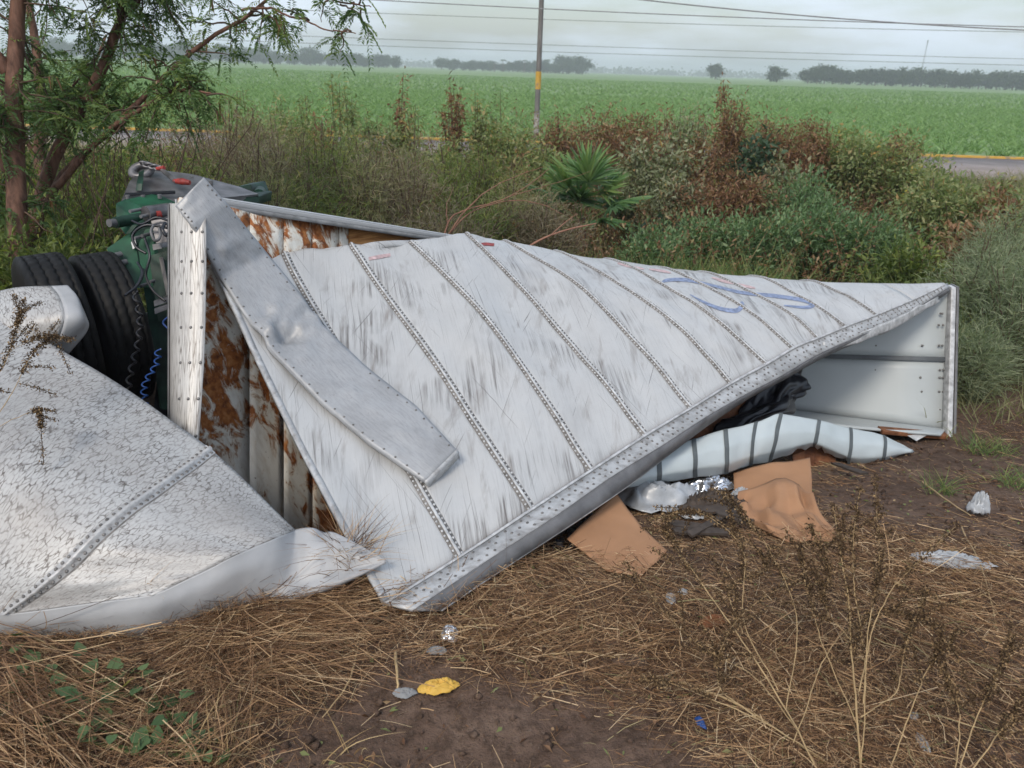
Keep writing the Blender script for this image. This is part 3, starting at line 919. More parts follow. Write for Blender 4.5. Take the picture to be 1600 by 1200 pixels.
PS = np.concatenate([PS[:, :1] - nP_[:, :1] * .03, PS, PS[:, -1:] - nP_[:, -1:] * .03], 1)
Gs = lsurf(PS, 106, 25)
ns_ = toward(Gs)
strip = sheet('folded_strip', Gs, M['strip'], tr, .004, (0, 0), False)
sheet('strip_end', np.stack([Gs[-1] + ns_[-1] * .003, Gs[-1] + np.array([.012, .0, -.012]), Gs[-1] + np.array([.016, .03, -.06])], 0), M['rail'], strip, .004, (0, 0), False)
gq = Geo()
for r_ in range(4, 104, 3):
    rivet(gq, Gs[r_, 4] + ns_[r_, 4] * .003, ns_[r_, 4], .007)
    if r_ < 45 or r_ > 74: rivet(gq, Gs[r_, 20] + ns_[r_, 20] * .003, ns_[r_, 20], .007)
tag(gq.obj('rivets', M['rivet_dark'], strip, True), kind='stuff')

# rear end: white lining, joint, frame
def quad_sheet(name, c4, mat, parent, th=.02, n=8):
    c4 = [at(*q) for q in c4]
    s_ = np.linspace(0, 1, n)[None, :, None]; t_ = np.linspace(0, 1, n)[:, None, None]
    Gq = (c4[0] * (1 - s_) + c4[1] * s_) * (1 - t_) + (c4[3] * (1 - s_) + c4[2] * s_) * t_
    return sheet(name, Gq, mat, parent, th)
quad_sheet('wall_lining', [(1000, 452, 8.1), (1480, 455, 7.10), (1478, 560, 7.08), (1000, 548, 8.15)], M['lining'], tr)
quad_sheet('wall_lining', [(1000, 551, 8.15), (1478, 564, 7.08), (1476, 670, 7.05), (1000, 612, 8.2)], M['lining'], tr)
quad_sheet('lining_joint', [(1000, 547, 8.125), (1478, 558, 7.055), (1478, 565, 7.055), (1000, 552, 8.125)], M['lining_joint'], tr, .012)
gq = Geo()
A, B = at(1000, 552, 8.1), at(1478, 564, 7.05)
nl_ = unit(np.cross(B - A, at(1478, 670, 7.05) - B)); nl_ = nl_ if nl_[1] < 0 else -nl_
for xx in (1255, 1347, 1368, 1440, 1468, 1474):
    for yy in (490, 508, 540, 578, 590, 612, 640, 658):
        if xx > 1460 or random.random() < .45:
            dd = np.interp(xx, [1000, 1478], [8.13, 7.06])
            rivet(gq, at(xx + random.uniform(-2, 2), yy, dd - .012), nl_, .012)
tag(gq.obj('rivets', M['rivet_dark'], tr, True), kind='stuff')
quad_sheet('inner_floor', [(1000, 612, 8.1), (1478, 671, 7.05), (1470, 680, 6.8), (1180, 656, 6.6)], M['lining'], tr, .02)
def bar(name, a, b, wv, hv, mat, parent, bev=.004):
    a, b = np.asarray(a), np.asarray(b); wv, hv = np.asarray(wv), np.asarray(hv)
    g = Geo(); prism_geo(g, [a - wv - hv, a + wv - hv, a + wv + hv, a - wv + hv], b - a)
    return bevel(g.obj(name, mat, parent), bev)
bar('rear_frame', at(1486, 447, 7.08), at(1480, 679, 6.98), (.022, 0, 0), (0, .05, 0), M['ridge'], tr)
bar('rear_frame_edge', at(1492, 446, 7.14), at(1487, 680, 7.04), (.012, 0, 0), (0, .06, 0), M['rail_dark'], tr)
bar('rear_sill', at(1375, 672, 6.75), at(1479, 681, 6.93), (0, .05, 0), (0, 0, .018), M['board'], tr)
g = Geo(); prism_geo(g, [at(1410, 676, 6.78), at(1432, 689, 6.76), at(1450, 679, 6.8)], (0, .01, 0)); g.obj('torn_tab', M['ridge'], tr)
# brown inner board
quad_sheet('brown_board', [(1060, 655, 5.95), (1205, 590, 6.55), (1200, 652, 6.5), (1070, 690, 5.95)], M['board'], tr, .02)

# decals lying on the skin
bv = BVHTree.FromPolygons([tuple(p) for p in SK.reshape(-1, 3)], [tuple(int(v) for v in f) for f in
     np.stack([(lambda idx: idx)(np.arange(SK.shape[0] * SK.shape[1]).reshape(SK.shape[:2]))[:-1, :-1].ravel(),
               np.arange(SK.shape[0] * SK.shape[1]).reshape(SK.shape[:2])[:-1, 1:].ravel(),
               np.arange(SK.shape[0] * SK.shape[1]).reshape(SK.shape[:2])[1:, 1:].ravel(),
               np.arange(SK.shape[0] * SK.shape[1]).reshape(SK.shape[:2])[1:, :-1].ravel()], 1)])
def on_skin(px, py, off=.007):
    hit, n, _, _ = bv.ray_cast(Vector(CAM), Vector(ray(px, py)).normalized())
    if hit is None: return None
    n = np.array(n); n = n if np.dot(n, CAM - np.array(hit)) > 0 else -n
    return np.array(hit) + n * off
def stroke(name, line, widths, mat, n=40, off=.005):
    ln = catmull(np.array(line, float), n); wd_ = np.interp(np.linspace(0, 1, n), np.linspace(0, 1, len(widths)), widths)
    tg = np.gradient(ln, axis=0); nr = np.stack([-tg[:, 1], tg[:, 0]], 1); nr /= np.linalg.norm(nr, axis=1, keepdims=True)
    rows = []
    for k_ in (-.5, -.17, .17, .5):
        rows.append([on_skin(*(ln[i] + nr[i] * wd_[i] * k_), off) for i in range(n)])
    ok = [i for i in range(n) if all(r_[i] is not None for r_ in rows)]
    if len(ok) < 3: return None
    return sheet(name, np.array([[r_[i] for i in ok] for r_ in rows]), mat, tr, 0)
stroke('blue_swoosh', [(1033, 446), (1040, 439), (1070, 438), (1110, 446), (1160, 458), (1210, 463), (1255, 470), (1270, 477), (1258, 481), (1225, 478)], [2, 5, 6, 4, 5, 6, 6, 7, 5, 2], M['blue_paint'], 60)
stroke('blue_swoosh', [(1078, 461), (1100, 473), (1125, 483), (1150, 486), (1159, 478), (1158, 472)], [1, 4, 6, 7, 7, 4], M['blue_paint'], 40)
for pts_ in ([(965, 412), (985, 417), (1006, 421)], [(1014, 421), (1034, 424), (1048, 427)], [(1112, 434), (1130, 440), (1148, 444)], [(1152, 444), (1166, 448), (1180, 451)]):
    stroke('red_lettering', pts_, [2, 4, 4, 2], M['red_faded'], 14)
stroke('red_reflector', [(746, 384), (758, 382), (772, 383)], [4, 5, 4], M['red'], 10)
stroke('red_reflector', [(576, 405), (592, 402), (610, 399)], [5, 6, 5], M['red_faded'], 10)
stroke('red_reflector', [(350, 435), (354, 442), (357, 449)], [9, 10, 9], M['red'], 8, .02)

# ================================================================== TORN ROOF SHEET in the foreground
rs_ = T('torn_roof_sheet', 'large curled white metal sheet with mottled grime in the left foreground', 'metal sheet', gnd(150, 990))
SH = [ # rows: across the arch from the ridge to the ground; columns: along the axis to the crease
 [(-330, 330, 5.2), (-120, 410, 4.75), (70, 530, 4.45), (200, 612, 4.20), (330, 706, 3.98), (463, 826, 3.72)],
 [(-420, 430, 4.65), (-210, 490, 4.35), (-20, 580, 4.08), (115, 660, 3.86), (258, 760, 3.66), (430, 842, 3.56)],
 [(-500, 560, 4.15), (-300, 600, 3.90), (-110, 660, 3.70), (25, 730, 3.54), (175, 822, 3.42), (370, 868, 3.44)],
 [(-560, 740, 3.75), (-370, 760, 3.58), (-190, 800, 3.46), (-60, 840, 3.36), (92, 898, 3.30), (302, 900, 3.36)],
 [(-580, 940, 3.50), (-420, 950, 3.45), (-250, 955, 3.40), (-130, 955, 3.34), (8, 960, 3.28), (237, 926, 3.30)]]
GS = surf([[at(*q) for q in r_] for r_ in SH], 60, 90)
nS = toward(GS)
a_, b_ = np.meshgrid(np.linspace(0, 1, 90), np.linspace(0, 1, 60))
GS += nS * (.03 * (vn(a_ * 5, b_ * 4, 41) - .5) + .012 * (vn(a_ * 14, b_ * 10, 42) - .5))[:, :, None]
body = sheet('arched_sheet', GS, M['mottled'], rs_, .005)
# under-roll below the last row
lo = GS[-1]
nS = toward(GS)
def offs(P_, v): return P_ + np.asarray(v)
roll = np.stack([lo, offs(lo, (.01, .02, -.05)), offs(lo, (.02, .07, -.11)), offs(lo, (.03, .18, -.15)), offs(lo, (.04, .40, -.16))], 0)
roll[:, :, 2] = np.maximum(roll[:, :, 2], -.05)
TOPB = [(-420, 950, 3.45), (-130, 962, 3.36), (8, 960, 3.28), (120, 945, 3.27), (237, 926, 3.30), (302, 900, 3.36), (370, 868, 3.44), (430, 842, 3.56), (463, 826, 3.72), (492, 824, 3.70), (522, 832, 3.69), (562, 852, 3.66), (603, 875, 3.62)]
BOTB = [(-420, 1020, 3.42), (-130, 1016, 3.40), (8, 1012, 3.40), (110, 1018, 3.42), (215, 1012, 3.44), (290, 990, 3.50), (350, 966, 3.54), (410, 952, 3.55), (455, 940, 3.53), (490, 930, 3.55), (522, 918, 3.57), (562, 900, 3.60), (603, 878, 3.63)]
R4 = [[], [], [], [], []]
for k_, (a2, b2) in enumerate(zip(TOPB, BOTB)):
    bl = .05 * math.sin(math.pi * min(max((k_ - 1) / 11, 0), 1))
    R4[0].append(at(*a2))
    R4[1].append(at(a2[0] * .66 + b2[0] * .34, a2[1] * .66 + b2[1] * .34, a2[2] * .7 + b2[2] * .3 - bl))
    R4[2].append(at(a2[0] * .28 + b2[0] * .72, a2[1] * .28 + b2[1] * .72, a2[2] * .35 + b2[2] * .65 - bl * .9))
    R4[3].append(at(*b2))
    R4[4].append(at(b2[0], b2[1] - 6 if k_ < 12 else b2[1], b2[2] + (.25 if k_ < 12 else .01)))
RG = surf(R4, 40, 150)
bnd = np.concatenate([catmull(GS[-1], 400), catmull(GS[::-1, -1], 400)])
snap = []
for k_ in range(150):
    q = bnd[np.argmin(np.linalg.norm(bnd - RG[0, k_], axis=1))]
    dl_ = q - RG[0, k_]
    snap.append(dl_ * math.exp(-(np.linalg.norm(dl_) / .06) ** 2))
snap = np.array(snap); snap = np.stack([np.convolve(snap[:, c], np.ones(9) / 9, 'same') for c in range(3)], 1)
RG += snap[None] * (np.linspace(1, 0, 40)[:, None, None] ** 1.5)
a_, b_ = np.meshgrid(np.linspace(0, 1, 150), np.linspace(0, 1, 40))
RG += toward(RG) * ((.010 * (vn(a_ * 9, b_ * 2, 51) - .5) + .003 * (vn(a_ * 40, b_ * 5, 52) - .5)) * np.clip(b_ * 5, 0, 1))[:, :, None]
RG[:6, 108:128] += np.array([0, .02, -.035]) * (np.exp(-((np.arange(20) - 9) / 4.0) ** 2)[None, :, None] * np.linspace(1, .2, 6)[:, None, None])
sheet('rolled_underside', RG, M['smooth_alu'], rs_, .005)
# riveted seam over the arch
def arch_seam(col, parent, wid=.075):
    ln = GS[:, col]; nn2 = nS[:, col]; tg = unit(GS[:, col + 1] - GS[:, col - 1])
    prof = [(-.5, .001), (-.47, .007), (-.17, .007), (-.13, .020), (.13, .020), (.17, .007), (.47, .007), (.5, .001)]
    st = sheet('seam_strip', np.stack([ln + tg * a2 * wid + nn2 * h2 for a2, h2 in prof], 1), M['rail_seam'], parent, 0)
    gq2 = Geo()
    L2 = np.concatenate([[0], np.cumsum(np.linalg.norm(np.diff(ln, axis=0), axis=1))])
    for side in (-.32, .32):
        for q in np.arange(.02, L2[-1], .034):
            ip = lambda A2: np.array([np.interp(q, L2, A2[:, c]) for c in range(3)])
            rivet(gq2, ip(ln) + ip(tg) * side * wid + ip(nn2) * .007, ip(nn2), .009)
    tag(gq2.obj('rivets', M['rivet_dark'], st, True), kind='stuff')
    gd = np.stack([ln + tg * (wid * .50) + nn2 * .004, ln + tg * (wid * .60) + nn2 * .004], 1)
    sheet('grime_line', gd, M['grime'], st, 0)
M['rail_seam'] = mk_streak('seam_aluminium', (.50, .50, .50), (.12, .10, .09), 30, 30, .7)
arch_seam(71, rs_)
# dry grass caught in the fold
g = Geo()
n = 60
b0 = at(232, 925, 3.36)
blades(g, np.tile(b0, (n, 1)) + rng.normal(0, .02, (n, 3)), rand_dirs(n, .1) * [1, .4, .5], rng.uniform(.04, .14, n), .003, rng.normal(0, .3, (n, 3)), 3)
tag(g.obj('caught_grass', M['straw']), 'wisp of dry grass caught at the crease of the curled sheet', 'grass', kind='stuff')

# curled offcut above it, in front of the tyres
oc = T('curled_sheet_offcut', 'small bright curled metal sheet leaning in front of the black tyres', 'metal sheet', at(60, 560, 4.6))
OC = [[(-120, 468, 4.75), (-40, 460, 4.7), (30, 450, 4.68), (98, 447, 4.72), (104, 449, 4.75)],
      [(-120, 500, 4.6), (-40, 485, 4.58), (40, 472, 4.55), (112, 462, 4.62), (122, 466, 4.66)],
      [(-120, 540, 4.5), (-40, 520, 4.48), (50, 505, 4.45), (120, 492, 4.50), (136, 494, 4.60)],
      [(-120, 575, 4.5), (-40, 560, 4.48), (40, 540, 4.48), (110, 524, 4.54), (137, 515, 4.62)],
      [(-100, 600, 4.6), (-30, 585, 4.58), (40, 565, 4.58), (80, 550, 4.60), (106, 556, 4.66)]]
GO = surf([[at(*q) for q in r_] for r_ in OC], 30, 40)
a_, b_ = np.meshgrid(np.linspace(0, 1, 40), np.linspace(0, 1, 30))
GO += toward(GO) * (.015 * (vn(a_ * 6, b_ * 5, 61) - .5))[:, :, None]
sheet('sheet_face', GO[:, :27], M['mottled'], oc, .004)
sheet('bare_face', GO[:, 26:], M['smooth_alu'], oc, .004)

# ================================================================== DOLLY with tyres
dl = T('converter_dolly', 'upended green dolly chassis with greasy hitch plate and black dual tyres', 'dolly', (-2.6, 5.6, 0))
ax = unit(np.array([math.cos(rad(41)), math.sin(rad(41)), .03]))       # axle direction, to the right and back
def wheel(cpx, cpy, d_, R_=.52, W_=.29):
    c = at(cpx, cpy, d_)
    a = unit(np.cross(ax, [0, 0, 1])); b = np.cross(a, ax)
    prof = [(-.5, .60), (-.52, .80), (-.50, .92), (-.44, .985)]
    for gk in (-.33, -.11, .11, .33):
        prof += [(gk - .07, 1.0), (gk - .018, 1.0), (gk - .014, .984), (gk + .014, .984), (gk + .018, 1.0)]
    prof += [(.44, .985), (.50, .92), (.52, .80), (.5, .60)]
    ns = 200
    an = np.linspace(0, 2 * math.pi, ns, endpoint=False)
    zig = .0035 * np.where((np.arange(ns) % 4) < 2, 1, -1)
    rows = []
    for (wv_, rr_) in prof:
        off_ = wv_ * W_ + (zig if rr_ in (1.0, .984) else 0)
        rows.append(c + np.outer(off_ * np.ones(ns), ax) + R_ * rr_ * (np.cos(an)[:, None] * a + np.sin(an)[:, None] * b))
    V = np.array(rows); n_, m_ = V.shape[:2]
    idx = np.arange(n_ * m_).reshape(n_, m_); nx = np.roll(idx, -1, 1)
    g = Geo(); g.add(V.reshape(-1, 3), np.stack([idx[:-1], idx[1:], nx[1:], nx[:-1]], -1).reshape(-1, 4))
    wh = g.obj('tyre', M['rubber'], dl)
    g = Geo()
    for s_ in (-1, 1):
        pr_ = [(.49, .60), (.44, .60), (.30, .50), (.12, .30), (.10, 0.02)]
        V = np.array([c + np.outer(np.full(ns, s_ * q * W_), ax) + R_ * rr_ * (np.cos(an)[:, None] * a + np.sin(an)[:, None] * b) for q, rr_ in pr_])
        idx = np.arange(len(pr_) * ns).reshape(len(pr_), ns); nx = np.roll(idx, -1, 1)
        g.add(V.reshape(-1, 3), np.stack([idx[:-1], idx[1:], nx[1:], nx[:-1]], -1).reshape(-1, 4))
    g.obj('rim', M['rail'], wh, True)
    return c
w1 = wheel(172, 514, 5.5, .54)
w2 = wheel(92, 522, 5.2, .54)
g = Geo(); tube_geo(g, [w2, w1, w1 + ax * 1.2], .07, 12); g.obj('axle', M['steel'], dl, True)
def part_px(name, poly, mat, ext, parent=dl, bev=.012):
    g = Geo(); prism_geo(g, [at(*q) for q in poly], ext); return bevel(g.obj(name, mat, parent), bev)
plate = part_px('hitch_plate', [(222, 262, 6.55), (300, 272, 6.6), (372, 291, 6.62), (404, 303, 6.5), (340, 310, 6.2), (272, 317, 5.95), (188, 317, 5.8), (202, 284, 6.1)], M['steel'], (0, .02, -.07))
part_px('plate_step', [(196, 304, 5.90), (274, 300, 6.05), (274, 303, 6.02), (195, 307, 5.88)], M['black'], (0, 0, .012), plate, .002)
part_px('plate_brace', [(212, 298, 6.0), (216, 280, 6.15), (224, 276, 6.2), (222, 298, 6.0)], M['green_dark'], (0, .03, .05), plate, .005)
g = Geo()
an = np.linspace(0, 2 * math.pi, 25)
ec = at(221, 267, 6.35)
tube_geo(g, [ec + .075 * (math.cos(t_) * np.array([.95, .1, .1]) + math.sin(t_) * np.array([0, .6, .55])) for t_ in an], .034, 10, None, False)
g.obj('hitch_eye', M['steel'], dl, True)
part_px('plate_flange', [(192, 318, 5.82), (275, 318, 5.98), (405, 306, 6.5), (403, 322, 6.5), (275, 345, 5.98), (228, 345, 5.88)], M['green_dark'], (.02, .30, 0))
part_px('bracket', [(181, 318, 5.62), (196, 311, 5.7), (236, 330, 5.66), (240, 358, 5.6), (196, 366, 5.55), (182, 348, 5.58)], M['green'], (.08, .32, 0), dl, .03)
def cyl(name, a, b, r_, mat, parent=dl, sides=16):
    g = Geo(); tube_geo(g, [a, np.asarray(a) * .5 + np.asarray(b) * .5, b], r_, sides); return bevel(g.obj(name, mat, parent), .006)
bs = at(190, 346, 5.5)
cyl('bolt_boss', bs + [.1, .2, 0], bs + [-.02, -.05, 0], .040, M['green_dark'])
cyl('bolt_head', bs + [-.02, -.05, 0], bs + [-.04, -.10, .005], .028, M['rail_dark'])
rb = at(240, 332, 5.55)
cyl('spring_roller', rb + [.06, .1, 0], rb + [-.03, -.06, 0], .055, M['steel'])
cyl('red_cap', rb + [.05, -.01, -.01], rb + [.03, -.035, -.01], .030, M['red'])
part_px('gear_box', [(167, 388, 5.45), (205, 362, 5.55), (238, 356, 5.58), (246, 448, 5.5), (190, 452, 5.38), (178, 440, 5.38)], M['green'], (.14, .30, 0), dl, .02)
part_px('name_plate', [(205, 378, 5.50), (211, 373, 5.51), (214, 384, 5.5), (208, 389, 5.49)], M['rail'], (.004, -.012, 0), dl, .001)
for (qx, qy) in ((184, 412), (190, 436), (176, 400)):
    q = at(qx, qy, 5.38); cyl('bolt_head', q + [.03, .06, 0], q + [.004, .0, 0], .022, M['rail_dark'], dl, 6)
part_px('leg_beam', [(206, 352, 5.52), (232, 338, 5.60), (270, 345, 5.62), (274, 640, 5.5), (250, 640, 5.45), (228, 470, 5.45)], M['green_dark'], (.10, .26, 0), dl, .02)
part_px('beam_face', [(238, 398, 5.50), (270, 390, 5.53), (272, 500, 5.49), (252, 500, 5.46)], M['green_dark'], (-.01, -.03, 0), dl, .008)
part_px('slot', [(249, 402, 5.455), (255, 401, 5.46), (266, 460, 5.44), (261, 462, 5.435)], M['black'], (0, -.008, 0), dl, .001)
part_px('top_cover', [(236, 345, 5.42), (270, 340, 5.45), (271, 376, 5.43), (244, 380, 5.40)], M['steel'], (.02, .18, 0), dl, .01)
part_px('chassis_rail', [(255, 500, 5.8), (275, 480, 5.9), (275, 700, 5.6), (240, 640, 5.6)], M['black'], (.2, .5, 0), dl, .01)
part_px('rear_lug', [(366, 292, 6.9), (392, 288, 6.95), (400, 310, 6.9), (372, 312, 6.85)], M['green_dark'], (.05, .25, 0), dl, .02)
lg = at(402, 304, 6.9); cyl('lug_roller', lg + [-.02, .15, 0], lg + [.03, -.04, 0], .055, M['green_dark'])
def hose(name, pts_, r_, mat, parent=dl, n=60):
    g = Geo(); tube_geo(g, catmull([at(*q) for q in pts_], n), r_, 7); return g.obj(name, mat, parent, True)
hose('air_hose', [(262, 356, 5.36), (228, 352, 5.34), (208, 366, 5.34), (212, 385, 5.34), (228, 396, 5.34)], .010, M['black'])
hose('air_hose', [(240, 352, 5.33), (236, 362, 5.30), (242, 376, 5.30), (250, 370, 5.33), (248, 352, 5.36)], .010, M['rail_dark'])
hose('air_hose', [(258, 348, 5.33), (254, 358, 5.28), (260, 368, 5.28), (266, 360, 5.3), (262, 350, 5.33)], .012, M['black'])
hose('air_hose', [(210, 452, 5.32), (222, 435, 5.32), (224, 420, 5.34)], .008, M['black'])
hose('blue_air_line', [(268, 518, 5.3), (255, 505, 5.3), (262, 496, 5.3), (270, 492, 5.3)], .007, M['blue'])
co = []
for i in range(150):
    t_ = i / 149; a2 = t_ * 2 * math.pi * 9
    co.append(at(210 + 9 * math.sin(t_ * 5), 455 + 165 * t_, 4.98) + .018 * np.array([math.cos(a2), math.sin(a2) * .8, 0]))
g = Geo(); tube_geo(g, co, .0065, 6); g.obj('coiled_air_line', M['black'], dl, True)
co = []
for i in range(120):
    t_ = i / 119; a2 = t_ * 2 * math.pi * 7
    co.append(at(246 - 22 * t_ + 5 * math.sin(t_ * 7), 545 + 85 * t_, 4.98) + .02 * np.array([math.cos(a2), math.sin(a2) * .8, 0]))
g = Geo(); tube_geo(g, co, .0045, 6); g.obj('coiled_air_line', M['blue'], dl, True)
hose('air_hose', [(195, 462, 5.0), (214, 446, 5.1), (222, 425, 5.2), (215, 410, 5.3)], .009, M['black'])

for (qx, qy, qd) in ((300, 281, 6.55), (330, 288, 6.5), (250, 310, 5.92), (224, 311, 5.86), (200, 311, 5.82)):
    q = at(qx, qy, qd); cyl('bolt_head', q + [0, 0, .0], q + [0, 0, .03], .018, M['rail_dark'], plate, 6)
for (qx, qy) in ((212, 372), (224, 368), (236, 440), (222, 446), (205, 330), (222, 338)):
    q = at(qx, qy, 5.44); cyl('bolt_head', q + [.03, .08, 0], q + [-.004, -.012, 0], .014, M['rail_dark'], dl, 6)
part_px('bracket_rib', [(196, 366, 5.5), (204, 364, 5.5), (214, 352, 5.52), (206, 352, 5.52)], M['green_dark'], (.04, .12, 0), dl, .004)
part_px('clamp', [(238, 382, 5.36), (252, 380, 5.37), (253, 388, 5.36), (239, 391, 5.35)], M['rail_dark'], (.02, .06, 0), dl, .004)
part_px('spring_leaf', [(240, 470, 5.3), (268, 462, 5.34), (268, 470, 5.34), (241, 479, 5.3)], M['steel'], (.05, .3, 0), dl, .004)
part_px('spring_leaf', [(241, 482, 5.3), (268, 473, 5.34), (268, 481, 5.34), (242, 491, 5.3)], M['steel'], (.05, .3, 0), dl, .004)
hose('air_hose', [(226, 372, 5.34), (234, 400, 5.3), (228, 430, 5.3), (240, 455, 5.3), (258, 470, 5.3)], .009, M['black'])
hose('air_hose', [(206, 345, 5.42), (222, 350, 5.38), (244, 340, 5.38), (266, 346, 5.4)], .009, M['black'])
cb = T('chain_binder', 'rusty load chain binder with red ends on the dolly hitch plate', 'binder', at(262, 285, 6.1))
a, b = at(254, 272, 6.3), at(276, 291, 6.0)
g = Geo(); tube_geo(g, [a + [0, 0, .03], a * .5 + b * .5 + [0, 0, .04], b + [0, 0, .03]], [.016, .022, .018], 8); g.obj('handle', M['steel'], cb, True)
g = Geo(); tube_geo(g, [b + [-.02, .02, .035], b + [.06, -.02, .04], b + [.12, -.03, .035]], [.018, .028, .018], 8); bevel(g.obj('red_grip', M['red'], cb, True), .004)
g = Geo(); tube_geo(g, [a + [-.05, .02, .04], a + [.02, 0, .05]], [.014, .018], 8); g.obj('red_hook', M['red'], cb, True)
for i in range(7):
    c_ = at(226 + i * 4.5, 264 + i * 1.2 + (i % 2) * 2, 6.33) + [0, 0, .045]
    v1 = np.array([.8, .1, -.1]); v2 = np.array([0, .5, .5]) if i % 2 else np.array([.1, -.6, .6])
    g = Geo(); tube_geo(g, [c_ + .036 * math.cos(t_) * v1 + .024 * math.sin(t_) * v2 for t_ in np.linspace(0, 6.2832, 13)], .009, 6, None, False)
    g.obj('chain_link', M['steel'], cb, True)

# ================================================================== STRIPED ROOF PANEL and cargo debris
sp_o = T('striped_roof_panel', 'long white bent panel with dark grey cross bands below the trailer rail', 'panel', gnd(1300, 735))
cs = [(965, 4.62), (1028, 4.85), (1085, 5.02), (1133, 5.18), (1178, 5.33), (1212, 5.48), (1275, 5.72), (1328, 5.95), (1380, 6.15), (1425, 6.35)]
topy = [724, 703, 686, 672, 660, 648, 659, 668, 682, 704]
boty = [762, 752, 746, 738, 729, 722, 700, 727, 722, 706]
lean = [0, 2, 2, 0, -6, -14, -6, -4, -1, 0]
C = [[], [], [], [], []]
for (x_, d_), ty, by_, le_ in zip(cs, topy, boty, lean):
    C[0].append(at(x_ + 4 - le_ * .4, ty + 2, d_ + .16))
    C[1].append(at(x_ - le_ * .5, ty, d_ + .07))
    C[2].append(at(x_, ty * .6 + by_ * .4, d_ - .035))
    C[3].append(at(x_ + le_ * .4, ty * .22 + by_ * .78, d_ - .05))
    C[4].append(at(x_ + le_ * .6, by_, d_ + .05))
GP = .45 * surf(C, 33, 91) + .55 * lsurf(C, 33, 91)
nP = toward(GP)
a2, b2 = np.meshgrid(np.linspace(0, 1, 91), np.linspace(0, 1, 33))
GP = GP + nP * (.03 * (vn(a2 * 9, b2 * 2, 66) - .5) + .012 * (vn(a2 * 26, b2 * 5, 67) - .5))[:, :, None]
jag = np.zeros(91); jag[54:72] = np.random.default_rng(3).uniform(-.01, .045, 18)
GP[24:] += (np.linspace(0, 1, 9)[:, None, None] * jag[None, :, None]) * np.array([0, .02, 1.0])
nP = toward(GP)
sheet('panel_skin', GP, M['white_gel'], sp_o, .006)
for i in range(1, 9):
    ln = GP[6:, i * 10]; tg = unit(GP[6:, i * 10 + 1] - GP[6:, i * 10 - 1]); n2 = nP[6:, i * 10]
    o = sheet('cross_band', np.stack([ln - tg * .022 + n2 * .006, ln + n2 * .008, ln + tg * .022 + n2 * .006], 1), M['bow'], sp_o, 0)
part_px('torn_core', [(1238, 712, 5.80), (1262, 702, 5.85), (1304, 690, 5.98), (1306, 726, 5.95), (1280, 730, 5.85), (1240, 728, 5.76)], M['board'], (.03, .10, 0), sp_o, .004)
# black tarpaulin inside the trailer
def crumple_grid(C, nr, nc, amp, seed, fr=5):
    Gc = surf(C, nr, nc); nn2 = toward(Gc)
    a2, b2 = np.meshgrid(np.linspace(0, 1, nc), np.linspace(0, 1, nr))
    f_ = np.abs(vn(a2 * fr, b2 * fr, seed) - .5) * 2 + .5 * np.abs(vn(a2 * fr * 2.3 + b2 * 2, b2 * fr * 2.1, seed + 1) - .5) * 2
    return Gc + nn2 * ((f_ - .6) * amp)[:, :, None]
tp = [[at(1165, 640, 6.3), at(1195, 600, 6.45), at(1225, 575, 6.55), at(1254, 572, 6.6)],
      [at(1150, 655, 6.2), at(1190, 625, 6.3), at(1228, 605, 6.4), at(1262, 596, 6.55)],
      [at(1130, 664, 6.1), at(1185, 645, 6.15), at(1225, 632, 6.3), at(1258, 618, 6.55)],
      [at(1100, 672, 6.0), at(1170, 660, 6.05), at(1215, 650, 6.25), at(1235, 642, 6.5)]]
tag(sheet('black_tarpaulin', crumple_grid(tp, 30, 36, .10, 71, 3), M['black'], None, .004), 'crumpled black plastic tarpaulin inside the torn trailer opening', 'tarpaulin')
tp = [[at(840, 850, 4.35), at(880, 822, 4.45), at(925, 796, 4.55)],
      [at(845, 866, 4.2), at(885, 842, 4.25), at(925, 812, 4.4)],
      [at(855, 872, 4.15), at(890, 862, 4.15), at(918, 846, 4.25)]]
tag(sheet('dark_cloth', crumple_grid(tp, 24, 30, .07, 75, 5), M['black'], None, .004), 'dark bundled cloth wedged under the trailer rail beside the left cardboard', 'cloth')
# cardboard
def card(name, label, C, amp=0.006, seed=80, nr=24, nc=24):
    Gc = lsurf([[at(*q) if q[2] else gnd(q[0], q[1], .03) for q in r_] for r_ in C], nr, nc); nn2 = toward(Gc)
    a2, b2 = np.meshgrid(np.linspace(0, 1, nc), np.linspace(0, 1, nr))
    Gc = Gc + nn2 * ((vn(a2 * 4, b2 * 4, seed) - .5) * 2 * amp)[:, :, None]
    return tag(sheet(name, Gc, M['card'], None, .006, (0, 0), False), label, 'cardboard')
card('cardboard_sheet', 'folded brown cardboard sheet leaning against the trailer rail, left of the white bag',
     [[(962, 770, 4.50), (980, 796, 4.42), (1002, 822, 4.30), (1043, 860, 4.13)],
      [(924, 806, 4.30), (953, 838, 4.18), (978, 860, 4.08), (1026, 884, 0)],
      [(886, 842, 4.14), (918, 874, 0), (950, 897, 0), (1000, 908, 0)]], .007, 81)
card('cardboard_sheet', 'upright brown cardboard flap standing in front of the striped panel',
     [[(1146, 738, 5.28), (1205, 724, 5.33), (1266, 714, 5.38)],
      [(1147, 768, 5.06), (1206, 758, 5.08), (1268, 750, 5.14)],
      [(1150, 800, 0), (1208, 802, 0), (1268, 800, 0)]], .014, 84)
